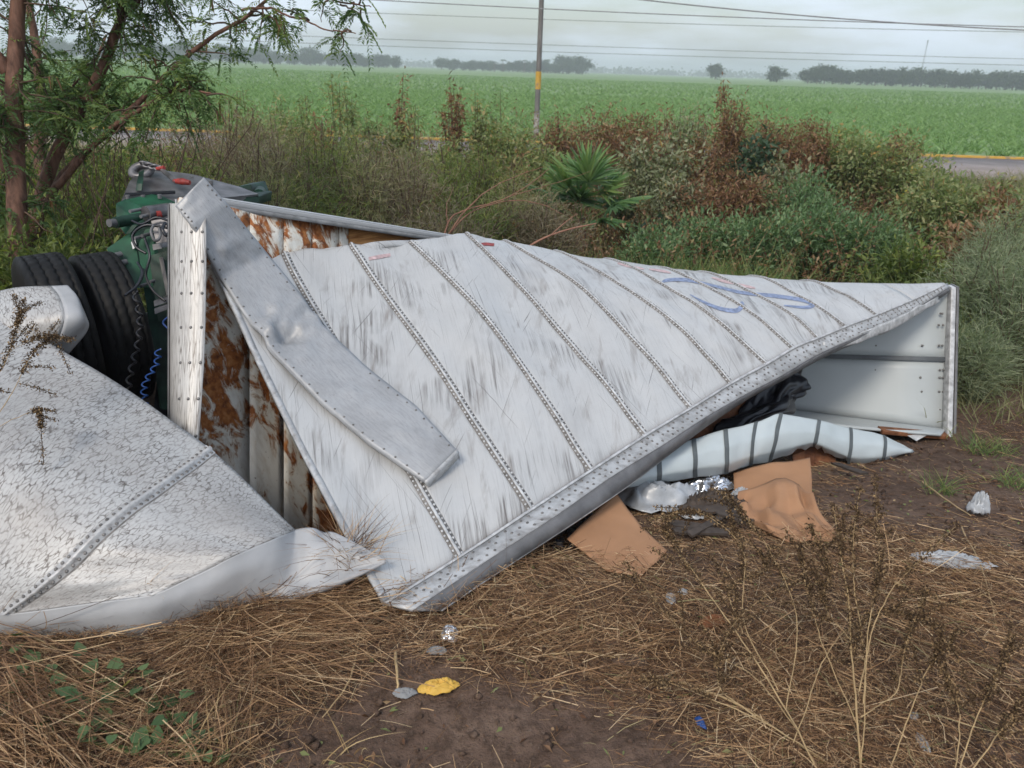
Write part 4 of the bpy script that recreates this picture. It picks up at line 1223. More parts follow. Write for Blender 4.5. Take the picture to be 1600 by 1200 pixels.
tpc = [[gnd(1150, 790, .10), gnd(1178, 786, .12), gnd(1214, 778, .16), gnd(1240, 784, .14), gnd(1268, 802, .08)],
       [gnd(1148, 804, .06), gnd(1180, 812, .08), gnd(1222, 808, .12), gnd(1252, 812, .10), gnd(1282, 824, .05)],
       [gnd(1160, 816, .04), gnd(1190, 830, .05), gnd(1230, 836, .07), gnd(1262, 834, .05), gnd(1308, 840, .03)],
       [gnd(1180, 830, .03), gnd(1210, 846, .03), gnd(1234, 856, .03), gnd(1264, 852, .03), gnd(1298, 850, .02)]]
Gk = lsurf(tpc, 8, 10)
Gk[1:-1, 1:-1] += np.random.default_rng(9).normal(0, 1, (6, 8, 3)) * np.array([.012, .012, .030])
Gk[:, :, 2] = np.maximum(Gk[:, :, 2], H(Gk[:, :, 0], Gk[:, :, 1]) + .012)
tag(sheet('cardboard_sheet', lsurf(Gk, 29, 37), M['card'], None, .006, (0, 0), False), 'crumpled torn cardboard lying on the ground under the upright flap', 'cardboard')

# loose rubbish
def crumple(name, label, cat, mat, px, py, wx_, wy_, hh, seed, rot=0.0, n=26, fr=4):
    c = gnd(px, py)
    r_ = np.random.default_rng(seed)
    th = np.linspace(0, 2 * math.pi, 41)[:-1]
    rr_ = np.linspace(0, 1, n)
    Rr, Th = np.meshgrid(rr_, np.append(th, th[0]), indexing='ij')
    out = 1 + .35 * (vn(np.cos(Th) * 1.8 + seed, np.sin(Th) * 1.8, seed) - .5) + .2 * (vn(np.cos(Th) * 4 + seed, np.sin(Th) * 4, seed + 1) - .5)
    x_ = Rr * out * np.cos(Th) * wx_ / 2; y_ = Rr * out * np.sin(Th) * wy_ / 2
    fold = 1 - np.abs(vn(x_ / wx_ * fr * 2 + 5, y_ / wy_ * fr * 2 + 3, seed) - .5) * 2
    fold2 = 1 - np.abs(vn(x_ / wx_ * fr * 5 + 1, y_ / wy_ * fr * 5 + 7, seed + 2) - .5) * 2
    z_ = hh * ((1 - Rr ** 2) * .55 + (fold - .5) * .55 * (1 - Rr ** 4) + (fold2 - .5) * .22) + .012
    X_ = c[0] + x_ * math.cos(rot) - y_ * math.sin(rot); Y_ = c[1] + x_ * math.sin(rot) + y_ * math.cos(rot)
    Z_ = H(X_, Y_, False) + np.maximum(z_, .004) + .01
    return tag(sheet(name, np.stack([X_, Y_, Z_], -1), mat, None, .002), label, cat)
crumple('white_plastic_bag', 'large white torn plastic bag spilling between the two cardboard pieces', 'plastic bag', M['bag'], 1020, 788, .62, .55, .22, 101, .3, 30, 2.4)
crumple('white_plastic_bag', 'small white plastic scrap beside the large white bag', 'plastic bag', M['bag'], 1082, 812, .16, .10, .06, 102)
crumple('foil_sheet', 'crinkled silver foil under the striped panel', 'foil', M['foil'], 1108, 768, .40, .18, .12, 103, .2)
crumple('plastic_wrap', 'clear grey plastic wrap on the left edge of the upright cardboard', 'plastic wrap', M['bag'], 1157, 786, .16, .14, .11, 104)
crumple('debris_heap', 'dark charred rubble heap below the white bag', 'rubble', M['rubble'], 1110, 800, .5, .3, .16, 105, .2, 40, 9)
for k_, (a2, b2, wd_, lab) in enumerate((((1045, 822), (1110, 838), .035, 'dark splintered board right of the left cardboard, upper one'), ((1050, 838), (1140, 846), .03, 'dark splintered board below the upper one'), ((1075, 850), (1125, 826), .022, 'thin crossing splinter on the dark boards'),
                                     ((1060, 812), (1150, 818), .04, 'broad dark board under the white bag'), ((1120, 822), (1170, 838), .03, 'short dark board left of the crumpled cardboard'), ((1300, 742), (1345, 760), .03, 'grey board scrap right of the upright cardboard'))):
    A, B = gnd(*a2, .03 + .012 * k_), gnd(*b2, .05 + .008 * k_)
    e = unit(B - A); sd_ = unit(np.cross(e, [0, 0, 1]))
    st_ = np.linspace(0, 1, 9)
    up_, lo_ = [], []
    for t_ in st_:
        j_ = random.uniform(.6, 1.15) if t_ in (0, 1) else random.uniform(.9, 1.05)
        up_.append(A + (B - A) * (t_ + (random.uniform(-.06, .06) if t_ in (0, 1) else 0)) + sd_ * wd_ * j_)
        lo_.append(A + (B - A) * (t_ + (random.uniform(-.06, .06) if t_ in (0, 1) else 0)) - sd_ * wd_ * j_)
    g = Geo(); prism_geo(g, up_ + lo_[::-1], (0, 0, .014)); tag(g.obj('splintered_board', M['rubble']), lab, 'board', 'splintered boards under the trailer')
crumple('plastic_bottle', 'crushed clear plastic bottle standing at the far right', 'bottle', M['bag'], 1525, 803, .13, .12, .17, 107)
crumple('plastic_wrap', 'long crumpled white plastic wrap on the straw at the right', 'plastic wrap', M['bag'], 1484, 884, .42, .12, .07, 108, -.15)
crumple('paper_scrap', 'small white paper scrap below the left cardboard sheet', 'paper', M['bag'], 1047, 942, .05, .09, .03, 109)
crumple('paper_scrap', 'smaller white paper scrap right of the paper under the cardboard', 'paper', M['bag'], 1066, 932, .05, .04, .025, 110)
crumple('yellow_wrapper', 'crumpled bright yellow wrapper on bare soil in the foreground', 'wrapper', M['yellow'], 686, 1081, .17, .075, .045, 111, .25)
crumple('grey_rag', 'flat grey rag touching the left end of the yellow wrapper', 'rag', M['grey_rag'], 632, 1090, .10, .05, .03, 112)
crumple('foil_wrapper', 'torn foil snack wrapper above the yellow wrapper', 'wrapper', M['foil'], 703, 998, .085, .10, .05, 113, .4)
crumple('dry_leaf', 'pale crumpled leaf below the foil snack wrapper', 'leaf', M['grey_rag'], 683, 1025, .09, .04, .03, 114)
crumple('paper_scrap', 'white paper scrap near the bottom right corner', 'paper', M['bag'], 1440, 1170, .035, .10, .03, 115)
crumple('paper_scrap', 'small white scrap above the bottom right paper', 'paper', M['bag'], 1426, 1127, .04, .035, .02, 116)
crumple('blue_cap', 'small blue plastic piece on the straw in the foreground', 'plastic piece', M['blue'], 1093, 1137, .028, .06, .03, 117, .4)
crumple('bark_chunk', 'dark brown bark chunk on the straw below the cardboard', 'bark', M['board'], 1112, 980, .14, .06, .05, 118, .3)
crumple('wood_chunk', 'short broken wood stick lying on straw in the foreground', 'stick', M['twig'], 985, 1043, .17, .045, .04, 119)
crumple('rubbish_heap', 'pale rubbish heap near the road behind the right bushes', 'rubbish', M['bag'], 1533, 326, .35, .3, .16, 120)
# stones and clods: far too many to count
g = Geo()
n = 9000
x = rng.uniform(-4.2, 5.2, n); y = 1.6 + 5.0 * rng.random(n) ** 1.3
s_ = .004 + .022 * rng.random(n) ** 5
base = np.array([[1, 0, 0], [-1, 0, 0], [0, 1, 0], [0, -1, 0], [.2, .1, .75], [-.1, -.1, -.6]])
V = np.stack([x, y, H(x, y) + s_ * .35], 1)[:, None] + base[None] * s_[:, None, None] * rng.uniform(.6, 1.35, (n, 6, 1))
Fb = np.array([[0, 2, 4], [2, 1, 4], [1, 3, 4], [3, 0, 4], [2, 0, 5], [1, 2, 5], [3, 1, 5], [0, 3, 5]])
g.add(V.reshape(-1, 3), (Fb[None] + (np.arange(n) * 6)[:, None, None]).reshape(-1, 3))
tag(g.obj('soil_clods', M['soil']), 'small clods and pebbles scattered on the soil', 'pebbles', kind='stuff')
g = Geo()
n = 5200
x = rng.uniform(-4.2, 5.2, n); y = 1.6 + 5.0 * rng.random(n) ** 1.3
a = rng.uniform(0, 6.28, n)
leaves(g, np.stack([x, y, H(x, y) + rng.uniform(.003, .03, n)], 1), np.stack([np.cos(a), np.sin(a), rng.normal(0, .2, n)], 1), rng.uniform(.012, .05, n), rng.uniform(.006, .022, n))
tag(g.obj('leaf_litter', M['brown']), 'small dry brown leaf flakes littering the soil', 'leaf litter', kind='stuff')

# ================================================================== STRAW
def dens(x, y):
    d_ = -.10 + .55 * vn(x * 1.6 + 3, y * 1.6 + 8, 201) + .35 * vn(x * 4.6 + 3, y * 4.6 + 8, 202) ** 2
    for (px, py, s_, a_) in BUMPS:
        q = px
        d_ = d_ + a_ * np.exp(-((x - q[0]) ** 2 + ((y - q[1])) ** 2) / (2 * s_ * s_))
    return np.clip(d_, 0.02, 1.3)
BUMPS = [(gnd(px, py), 0, s_, a_) for px, py, s_, a_ in (
    (450, 1000, .42, .8), (650, 985, .3, .5), (820, 930, .35, .7), (900, 990, .35, .6), (1130, 985, .4, .5), (1000, 930, .3, .3), (1250, 1090, .45, .7), (1450, 990, .4, .6), (1540, 900, .45, .55), (1380, 900, .3, .4), (1480, 1060, .3, .4), (1350, 1180, .3, .4),
    (80, 1120, .45, .9), (980, 1090, .2, .2), (850, 1160, .15, .35),
    (700, 1120, .20, -.75), (560, 1160, .20, -.7), (880, 1120, .22, -.6), (1000, 1170, .28, -.75), (1530, 1130, .25, -.6), (1580, 980, .25, -.4), (660, 1040, .12, -.5), (1420, 780, .4, -.35), (1500, 700, .6, -.4), (1300, 700, .5, -.3))]
g = Geo()
N = 480000
x = rng.uniform(-4.4, 5.6, N); y = 1.55 + 5.2 * rng.random(N) ** 1.35
k = rng.random(N) * 1.15 < dens(x, y)
x, y = x[k], y[k]
n = len(x)
flow = 6.28 * vn(x * .9, y * .9, 205) + rng.normal(0, .9, n)
L = .02 + .20 * rng.random(n) ** 2.8
lift = np.abs(rng.normal(0, .10, n))
P = np.stack([x, y, H(x, y) + rng.random(n) ** 1.5 * .075 * np.minimum(dens(x, y), 1) ** 1.5 + .004], 1)
d = np.stack([np.cos(flow), np.sin(flow) * .8, lift], 1)
bend = np.stack([-np.sin(flow), np.cos(flow), -lift * .9], 1) * rng.normal(0, .28, n)[:, None]
bend[:, 2] = -lift * .8
blades(g, P, d, L, .0012 + .0028 * rng.random(n) ** 3, bend, 2, None, False)
tag(g.obj('straw_litter', M['straw']), 'dry brown straw litter matted over the soil', 'straw', kind='stuff')
# combed straw heaps
def straw_heap(paths, n_each, spread, lift_, wmin=.002, mat='straw', ln=(.35, .75), h=.10):
    g = Geo()
    for (p0, p1, p2) in paths:
        A, B, Cc = gnd(*p0), gnd(*p1), gnd(*p2)
        m_ = n_each
        t0 = rng.uniform(-.1, .6, m_); L_ = rng.uniform(*ln, m_)
        ts = np.linspace(0, 1, 5)
        off = rng.normal(0, spread, (m_, 3)); off[:, 2] = np.abs(rng.normal(0, h, m_)) * lift_
        tt_ = t0[:, None] + ts[None] * L_[:, None]
        jit = rng.normal(0, .115, (m_, 1, 3)) * ts[None, :, None] ** 1.3
        jit[:, :, 2] = np.abs(jit[:, :, 2]) * .5
        Pp = ((1 - tt_) ** 2)[:, :, None] * A + (2 * tt_ * (1 - tt_))[:, :, None] * B + (tt_ ** 2)[:, :, None] * Cc + off[:, None] + jit
        Pp[:, :, 2] = np.maximum(Pp[:, :, 2], H(Pp[:, :, 0], Pp[:, :, 1]) + .01) + np.sin(np.pi * np.clip(tt_, 0, 1)) * lift_ * .05
        s_ = unit(np.cross(Pp[:, -1] - Pp[:, 0], rng.normal(size=(m_, 3)) + [0, 0, .5]))
        wd_ = wmin + .0022 * rng.random(m_) ** 3
        o_ = s_[:, None] * wd_[:, None, None] * .5
        V = np.stack([Pp - o_, Pp + o_], 2).reshape(-1, 3)
        kk = ((np.arange(m_) * 10)[:, None] + (np.arange(4) * 2)[None]).ravel()
        rr_ = rng.random(m_) * .95
        g.add(V, np.stack([kk, kk + 1, kk + 3, kk + 2], 1), np.repeat(rr_, 4))
    return g
g = straw_heap([((330, 960), (420, 985), (560, 1040)), ((350, 935), (440, 970), (600, 1010)), ((280, 1010), (400, 1030), (580, 1060)), ((300, 1050), (420, 1060), (590, 1075)),
                ((400, 950), (330, 1000), (270, 1060)), ((360, 940), (380, 1010), (360, 1090)), ((420, 945), (500, 960), (640, 990))],
               480, .08, .75, .0012, 'straw', (.12, .42), .045)
tag(g.obj('straw_heap', M['straw']), 'combed heap of long dry straw in front of the curled sheet', 'straw', kind='stuff')
g = straw_heap([((700, 960), (800, 930), (900, 900)), ((720, 980), (820, 970), (960, 960)), ((760, 990), (860, 985), (940, 1000)), ((880, 1000), (1000, 985), (1120, 990)), ((1180, 1060), (1280, 1070), (1420, 1040)),
                ((1150, 1090), (1280, 1120), (1400, 1110)), ((1380, 930), (1480, 945), (1590, 930)), ((1340, 880), (1240, 870), (1120, 880)), ((1100, 1000), (1250, 1010), (1330, 1000))],
               210, .12, .4, .0012, 'straw', (.08, .3), .025)
tag(g.obj('straw_mat', M['straw']), 'matted dry straw along the foot of the trailer', 'straw', kind='stuff')
g = straw_heap([((-60, 1010), (80, 1090), (200, 1180)), ((-40, 1060), (60, 1130), (160, 1210)), ((-60, 1110), (60, 1160), (140, 1240)), ((120, 1240), (60, 1120), (-40, 1080)), ((-30, 990), (100, 1030), (230, 1080)), ((200, 1230), (260, 1190), (380, 1190)), ((330, 1230), (360, 1150), (390, 1080)),
                ((-50, 1180), (40, 1190), (180, 1210))], 90, .06, .9, .002, 'straw', (.2, .6), .035)
tag(g.obj('pale_straw', M['straw']), 'tangled straw in the bottom left corner', 'straw', kind='stuff')
# thick stalks lying about: each its own thing
stalks = [((0, 1082), (100, 1130), (195, 1185), .010, 'thick pale stalk lying across the bottom left straw'), ((0, 985), (60, 1010), (160, 1065), .006, 'thin bent stalk along the base of the curled sheet'),
          ((610, 950), (570, 1000), (555, 1020), .005, 'short forked stalk below the trailer corner'), ((560, 1020), (545, 1080), (505, 1130), .006, 'yellow stalk leaning down from the straw heap'),
          ((790, 905), (740, 960), (712, 975), .005, 'straight stalk leaning on the trailer rail'), ((850, 1030), (905, 1028), (960, 1035), .006, 'pale stalk lying left of the wood stick'),
          ((1060, 1075), (1150, 1120), (1290, 1200), .008, 'long pale stalk lying along the bottom right straw'), ((1395, 920), (1470, 955), (1540, 935), .009, 'brown reed lying below the long plastic wrap'),
          ((1440, 760), (1480, 790), (1515, 812), .008, 'brown stick lying left of the crushed bottle'), ((1500, 830), (1530, 900), (1555, 985), .006, 'thin dark twig leaning at the right edge'),
          ((700, 990), (760, 995), (800, 993), .007, 'orange brown stem right of the foil wrapper'), ((618, 1030), (620, 1060), (622, 1085), .010, 'ribbed brown stem piece left of the yellow wrapper')]
for a, b, c, r_, lab in stalks:
    A, B, Cc = gnd(*a, .03), gnd(*b, .05), gnd(*c, .03)
    ln_ = catmull([A, B, Cc], 14); ln_ += rng.normal(0, .0012, ln_.shape)
    g = Geo(); tube_geo(g, ln_, np.linspace(r_, r_ * .6, 14) * .75, 6); tag(g.obj('dry_stalk', M['weed_stem'], None, True), lab, 'stalk', 'loose dry stalks')
# dry tuft behind the flap tip
def tuft(px, py, n, L_, mat, label, y=None, wd_=.004, sp=.06, up=1.0, kind='grass', name='dry_grass_tuft', hb=0):
    c = gnd(px, py) if y is None else np.array(y)
    r = T(name, label, kind, c)
    g = Geo(); a = rng.uniform(0, 6.28, n)
    d_ = np.stack([np.cos(a) * .5, np.sin(a) * .5, np.full(n, up)], 1) + rng.normal(0, .15, (n, 3))
    b_ = np.stack([np.cos(a), np.sin(a), -.6 * np.ones(n)], 1) * rng.uniform(.1, .7, (n, 1))
    blades(g, c + rng.normal(0, sp, (n, 3)) * [1, 1, 0], d_, rng.uniform(.5, 1, n) * L_, wd_, b_, 5)
    tag(g.obj('blades', mat, r), kind='stuff')
    return r
tuft(0, 0, 240, .34, M['straw'], 'dry grass tuft between the flap tip and the trailer skin', at(545, 872, 3.72) - [0, 0, .02], .0035, .045)
tuft(340, 1190, 40, .30, M['straw_pale'], 'pale dry grass tuft at the bottom left of centre', None, .004, .05)
tuft(545, 1196, 30, .22, M['straw_pale'], 'bent pale grass blades at the bottom edge', None, .004, .05)

# ================================================================== FOREGROUND DRIED WEEDS
def weed(name, label, stems):
    base = at(*stems[0][0])
    base[2] = float(H(base[0], base[1]))
    r = T(name, label, 'weed', base, 'dried foreground weeds')
    for st_, r0, seeds in stems_iter(stems):
        ln_ = catmull([at(*q) for q in st_], 40)
        ln_ += np.cumsum(rng.normal(0, .0015, ln_.shape), 0)
        g = Geo(); tube_geo(g, ln_, np.linspace(r0 * .55, r0 * .18, 40), 6)
        so_ = g.obj('stem', M['weed_stem'], r, True)
        g = Geo()
        lo_ = int(40 * (1 - seeds))
        idx = rng.integers(lo_, 40, int(800 * seeds))
        n_ = len(idx)
        p = ln_[idx] + (ln_[np.minimum(idx + 1, 39)] - ln_[idx]) * rng.random((n_, 1)) + rng.normal(0, .008, (n_, 3))
        leaves(g, p, rand_dirs(n_, .2), rng.uniform(.007, .016, n_), .008, rng.random(n_))
        # side sprigs carrying husks
        for _ in range(int(11 * seeds)):
            i0 = rng.integers(max(lo_ - 6, 2), 36)
            dd_ = unit(unit(ln_[min(i0 + 2, 39)] - ln_[i0]) + rng.normal(0, .7, 3) + [0, 0, .2])
            L_ = rng.uniform(.07, .2)
            sp2 = np.array([ln_[i0] + dd_ * L_ * t_ + np.array([0, 0, -.06]) * (t_ ** 2) * L_ * 3 for t_ in np.linspace(0, 1, 8)])
            tube_geo(g, sp2, .0016, 4, .3)
            m_ = int(L_ * 620)
            p = sp2[rng.integers(1, 8, m_)] + rng.normal(0, .006, (m_, 3))
            leaves(g, p, rand_dirs(m_, .2), rng.uniform(.007, .014, m_), .007, rng.random(m_))
        tag(g.obj('seed_husks', M['seed'], so_), kind='stuff')
    return r
def stems_iter(stems):
    for s_ in stems:
        yield s_[:-2], s_[-2], s_[-1]
weed('dried_weed', 'tall upright dried weed with pale stem at the bottom right',
     [[(1348, 1225, 2.80), (1336, 1060, 2.84), (1326, 930, 2.90), (1302, 790, 3.0), .0085, .55],
      [(1342, 1225, 2.80), (1352, 1060, 2.82), (1334, 900, 2.9), (1348, 775, 3.0), .005, .5],
      [(1342, 1080, 2.82), (1372, 970, 2.86), (1412, 905, 2.9), (1498, 818, 3.02), .005, .35],
      [(1338, 1130, 2.83), (1290, 1020, 2.86), (1272, 930, 2.92), (1262, 860, 3.0), .004, .4],
      [(1350, 1100, 2.8), (1356, 980, 2.82), (1372, 880, 2.9), (1362, 740, 3.02), .004, .55],
      [(1330, 1000, 2.86), (1290, 940, 2.9), (1300, 880, 2.95), (1272, 820, 3.0), .003, .7],
      [(1344, 1120, 2.8), (1400, 1080, 2.84), (1420, 1000, 2.88), (1445, 930, 2.95), .004, .5]])
weed('dried_weed', 'long leaning dried weed arching left in front of the cardboard',
     [[(1288, 1222, 2.78), (1215, 1080, 2.88), (1130, 950, 3.05), (1060, 850, 3.2), (1040, 820, 3.25), .0065, .42],
      [(1215, 1080, 2.88), (1165, 975, 3.0), (1160, 860, 3.15), (1090, 805, 3.3), (1010, 815, 3.35), .004, .6],
      [(1160, 990, 3.0), (1140, 920, 3.1), (1200, 880, 3.2), (1100, 800, 3.4), (1040, 810, 3.45), .003, .8],
      [(1250, 1150, 2.84), (1180, 1060, 2.9), (1080, 1000, 3.0), (980, 880, 3.2), .004, .5],
      [(1230, 1110, 2.86), (1250, 960, 2.95), (1190, 830, 3.15), (1120, 760, 3.3), .004, .6]])
weed('dried_weed', 'low sprawling dried weed lying over straw in the lower centre right',
     [[(1290, 1190, 2.83), (1180, 1120, 2.9), (1060, 1070, 2.98), (1000, 1060, 3.0), .005, .35],
      [(1180, 1120, 2.9), (1120, 1060, 2.95), (1160, 960, 3.0), (1290, 880, 3.1), .004, .6],
      [(1240, 1160, 2.85), (1300, 1010, 2.95), (1380, 960, 3.0), (1470, 980, 3.0), .004, .5]])
weed('dried_weed', 'bushy dried weed at the right bottom corner',
     [[(1490, 1225, 2.74), (1530, 1120, 2.76), (1560, 1060, 2.8), (1592, 1000, 2.85), .005, .6],
      [(1492, 1225, 2.74), (1500, 1120, 2.78), (1480, 1060, 2.8), (1462, 1010, 2.85), .005, .6],
      [(1500, 1225, 2.72), (1560, 1150, 2.72), (1600, 1090, 2.75), (1625, 1020, 2.8), .005, .65],
      [(1380, 1225, 2.8), (1420, 1110, 2.82), (1450, 1040, 2.86), (1500, 990, 2.92), .005, .4]])
weed('dried_weed', 'dry reddish twigs hanging in front of the curled sheet at the left edge',
     [[(-40, 700, 3.45), (10, 620, 3.5), (40, 560, 3.6), (75, 530, 3.7), .004, .5],
      [(-40, 640, 3.5), (0, 570, 3.55), (20, 510, 3.6), (30, 470, 3.7), .004, .6],
      [(-40, 690, 3.45), (20, 655, 3.5), (60, 640, 3.52), (72, 665, 3.5), .003, .4],
      [(-40, 560, 3.6), (10, 550, 3.6), (60, 530, 3.65), (110, 535, 3.7), .003, .5]])
# vine patch: every leaf a part
vn_t = T('vine_patch', 'green leafy vine creeping through straw in the bottom left corner', 'vine', gnd(200, 1110))
g = Geo()
t_ = np.linspace(0, 1, 9)
V = []; 
outl = [(0, 0), (.28, -.10), (.50, .12), (.46, .45), (.22, .80), (0, 1.05)]
pts_ = [(x_, y_, .06 * abs(x_)) for x_, y_ in outl] + [(-x_, y_, .06 * abs(x_)) for x_, y_ in outl[-2:0:-1]]
m_ = len(pts_)
g.add(np.array(pts_ + [(0, .4, -.07)]), [[i, (i + 1) % m_, m_] for i in range(m_)])
vmats = [leafmat('vine_leaf_shade', [(0, c_), (1, c_)], .25) for c_ in ((.065, .115, .045), (.095, .155, .065), (.13, .19, .08), (.24, .23, .06))]
vmesh = []
for mm in vmats: vmesh.append(g.mesh('leaf', mm, True))
vs = [(30, 1075), (60, 1060), (110, 1060), (150, 1085), (165, 1110), (200, 1095), (235, 1110), (270, 1125), (250, 1150), (215, 1160), (300, 1155), (320, 1175), (120, 1120), (90, 1100), (175, 1140), (190, 1180), (235, 1190), (140, 1165), (330, 1195), (20, 1120), (60, 1150), (280, 1190), (235, 1080), (205, 1060), (25, 1020)]
for (px, py) in vs:
    for k_ in range(random.choice((3, 4, 5))):
        c_ = gnd(px + random.uniform(-24, 24), py + random.uniform(-16, 16))
        o = bpy.data.objects.new('leaf', random.choice(vmesh[:3] * 3 + vmesh[3:])); COL.objects.link(o)
        adopt(o, vn_t)
        o.location = (c_[0], c_[1], c_[2] + random.uniform(.015, .09))
        o.rotation_euler = (random.uniform(-.2, .8), random.uniform(-.5, .5), random.uniform(0, 6.28))
        s_ = random.uniform(.035, .066); o.scale = (s_, s_, s_)
g = Geo()
for i in range(0, len(vs) - 3, 1):
    a, b, c = [gnd(*vs[j], .03) for j in (i, i + 1, i + 2)]
    tube_geo(g, catmull([a, b, c], 8), .002, 5)
g.obj('vine_stem', M['reed'], vn_t)

# ================================================================== VEGETATION BEHIND THE WRECK
def shrub(name, label, px, y, h, rad_, leafm, stemm, nb=26, lpb=60, ll=.06, lw=.03, seed=0, group=None, clump=.13, up=.4, py=300, lowfrac=.15, feather=False):
    c = place(px, y, py)
    r = T(name, label, 'bush' if name != 'tall_weed' else 'weed', c, group)
    gs = Geo(); gl = Geo()
    rr = np.random.default_rng(abs(seed * 31 + int(px * 7 + y * 13)))
    for i in range(nb):
        a = rr.uniform(0, 6.28); q = rr.random() ** .6
        hh = h * rr.uniform(.55, 1.0) * (1 - .28 * q)
        tip = c + np.array([math.cos(a) * rad_ * q, math.sin(a) * rad_ * q * .8, hh])
        mid = c * .5 + tip * .5 + np.array([0, 0, hh * .1]) + rr.normal(0, .05, 3)
        st = c + np.array([math.cos(a), math.sin(a), 0]) * rad_ * .12
        ln_ = catmull([st, mid, tip], 9)
        tube_geo(gs, ln_, np.linspace(.010, .003, 9) * (h ** .3), 4, None, False)
        m_ = lpb
        t_ = lowfrac + (1 - lowfrac) * rr.random(m_) ** .75
        p = np.stack([np.interp(t_, np.linspace(0, 1, 9), ln_[:, k_]) for k_ in range(3)], 1)
        off = rr.normal(0, clump, (m_, 3)) * (0.35 + .65 * t_[:, None])
        p = p + off
        d_ = unit(off + rr.normal(0, .08, (m_, 3)) + np.array([0, 0, up * clump]))
        tone = rr.random() * .35
        rn = np.clip(rr.random(m_) * .65 + tone, 0, 1)
        if feather:
            blades(gl, p, d_ + [0, 0, .35], rr.uniform(.6, 1.3, m_) * ll, lw, d_ * [.4, .4, 0] - [0, 0, .25], 3, rn)
        else:
            leaves(gl, p, d_, rr.uniform(.4, 1.65, m_) * ll, rr.uniform(.5, 1.45, m_) * lw, rn)
    gs.obj('stems', stemm, r, False)
    gl.obj('foliage', leafm, r, False)
    return r
# broad green shrubs behind the trailer
for px, y, h, rd, lab in ((1035, 11.2, .85, .55, 'leftmost low green leafy shrub behind the trailer skin'), (1120, 11.6, 1.0, .6, 'second green leafy shrub from the left behind the trailer'),
                          (1205, 11.5, 1.15, .65, 'middle green leafy shrub behind the blue swoosh'), (1300, 11.8, 1.35, .7, 'tallest green leafy shrub behind the trailer, right of the middle one'),
                          (1385, 11.4, 1.25, .62, 'rightmost green leafy shrub behind the rear frame'), (1265, 13.2, 1.55, .7, 'back row green shrub behind the tallest one')):
    shrub('green_shrub', lab, px, y, h, rd, M['shrub'], M['twig'], 54, 120, .078, .032, 3, 'green leafy shrubs behind the trailer', .13, .8)
# reed and grass belt: stuff
g = Geo()
n = 15000
x = rng.uniform(-1.5, 6.0, n); y = rng.uniform(7.6, 10.4, n)
k = (vn(x * .8, y * .8, 301) > .25); x, y = x[k], y[k]; n = len(x)
a = rng.uniform(0, 6.28, n)
blades(g, np.stack([x, y, H(x, y)], 1), np.stack([np.cos(a) * .3, np.sin(a) * .3, np.ones(n)], 1), rng.uniform(.45, 1.05, n) * (.65 + .5 * vn(x * .6, y * .6, 303)), rng.uniform(.008, .018, n), np.stack([np.cos(a), np.sin(a), -np.ones(n) * .4], 1) * rng.uniform(.05, .4, (n, 1)), 3)
tag(g.obj('reed_belt', M['reed']), 'belt of tall green grass right behind the trailer', 'grass', kind='stuff')
g = Geo()
n = 60000
x = rng.uniform(-14, 16, n); y = 6.5 + 14.3 * rng.random(n)
k = (np.abs(x) < y * .85 + 1) & ~((x > -2.4) & (x < 3.8) & (y < 7.4)); x, y = x[k], y[k]; n = len(x)
a = rng.uniform(0, 6.28, n)
patch = vn(x * .35, y * .35, 311)
blades(g, np.stack([x, y, H(x, y)], 1), np.stack([np.cos(a) * .5, np.sin(a) * .5, np.ones(n)], 1), rng.uniform(.15, .55, n) * (.5 + patch), rng.uniform(.006, .016, n), np.stack([np.cos(a), np.sin(a), -np.ones(n) * .5], 1) * rng.uniform(.1, .6, (n, 1)), 2, np.clip(patch * .9 + rng.normal(0, .15, n), 0, 1))
tag(g.obj('ditch_grass', M['olive']), 'olive and brown grass covering the ditch up to the road', 'grass', kind='stuff')
# rust-brown dead weeds and mixed plants
bw = [(880, 16.5, 1.95, .6), (935, 17.5, 2.1, .65), (990, 16.0, 2.15, .65), (1030, 15.0, 2.25, .65), (1075, 15.5, 2.45, .65), (1105, 14.5, 2.3, .6), (1140, 15.8, 2.65, .4), (1190, 16.2, 2.3, .6), (1232, 15.6, 2.35, .5), (1265, 16.6, 2.0, .5),
      (1060, 13.2, 1.6, .65), (1110, 13.0, 1.65, .65), (1000, 13.6, 1.55, .55), (1165, 13.4, 1.65, .5), (1400, 17.8, 1.6, .5)]
nmz = ['far left', 'second', 'third', 'fourth', 'fifth', 'sixth', 'tallest', 'eighth', 'ninth', 'last']
for i, (px, y, h, rd) in enumerate(bw):
    lab = ('%s of the back row of tall rust brown weeds right of the pole' % nmz[i]).replace('fifth of the back row of tall rust brown', 'pale leaved fifth of the back row of tall') if i < 10 else \
        ['low pale leaved weed right of the fan palm', 'low rust brown weed in the middle below the tall row', 'low pale leaved weed touching the fan palm', 'low rust brown weed left of the dark broad plant', 'brown weed standing at the road edge on the right'][i - 10]
    shrub('brown_weed', lab, px, y, h, rd, M['brown'] if i not in (4, 10, 12) else M['pale'], M['twig'], 38, 110, .085, .030, 5, 'rust brown weeds beyond the trailer', .10, -.2, 250, .05)
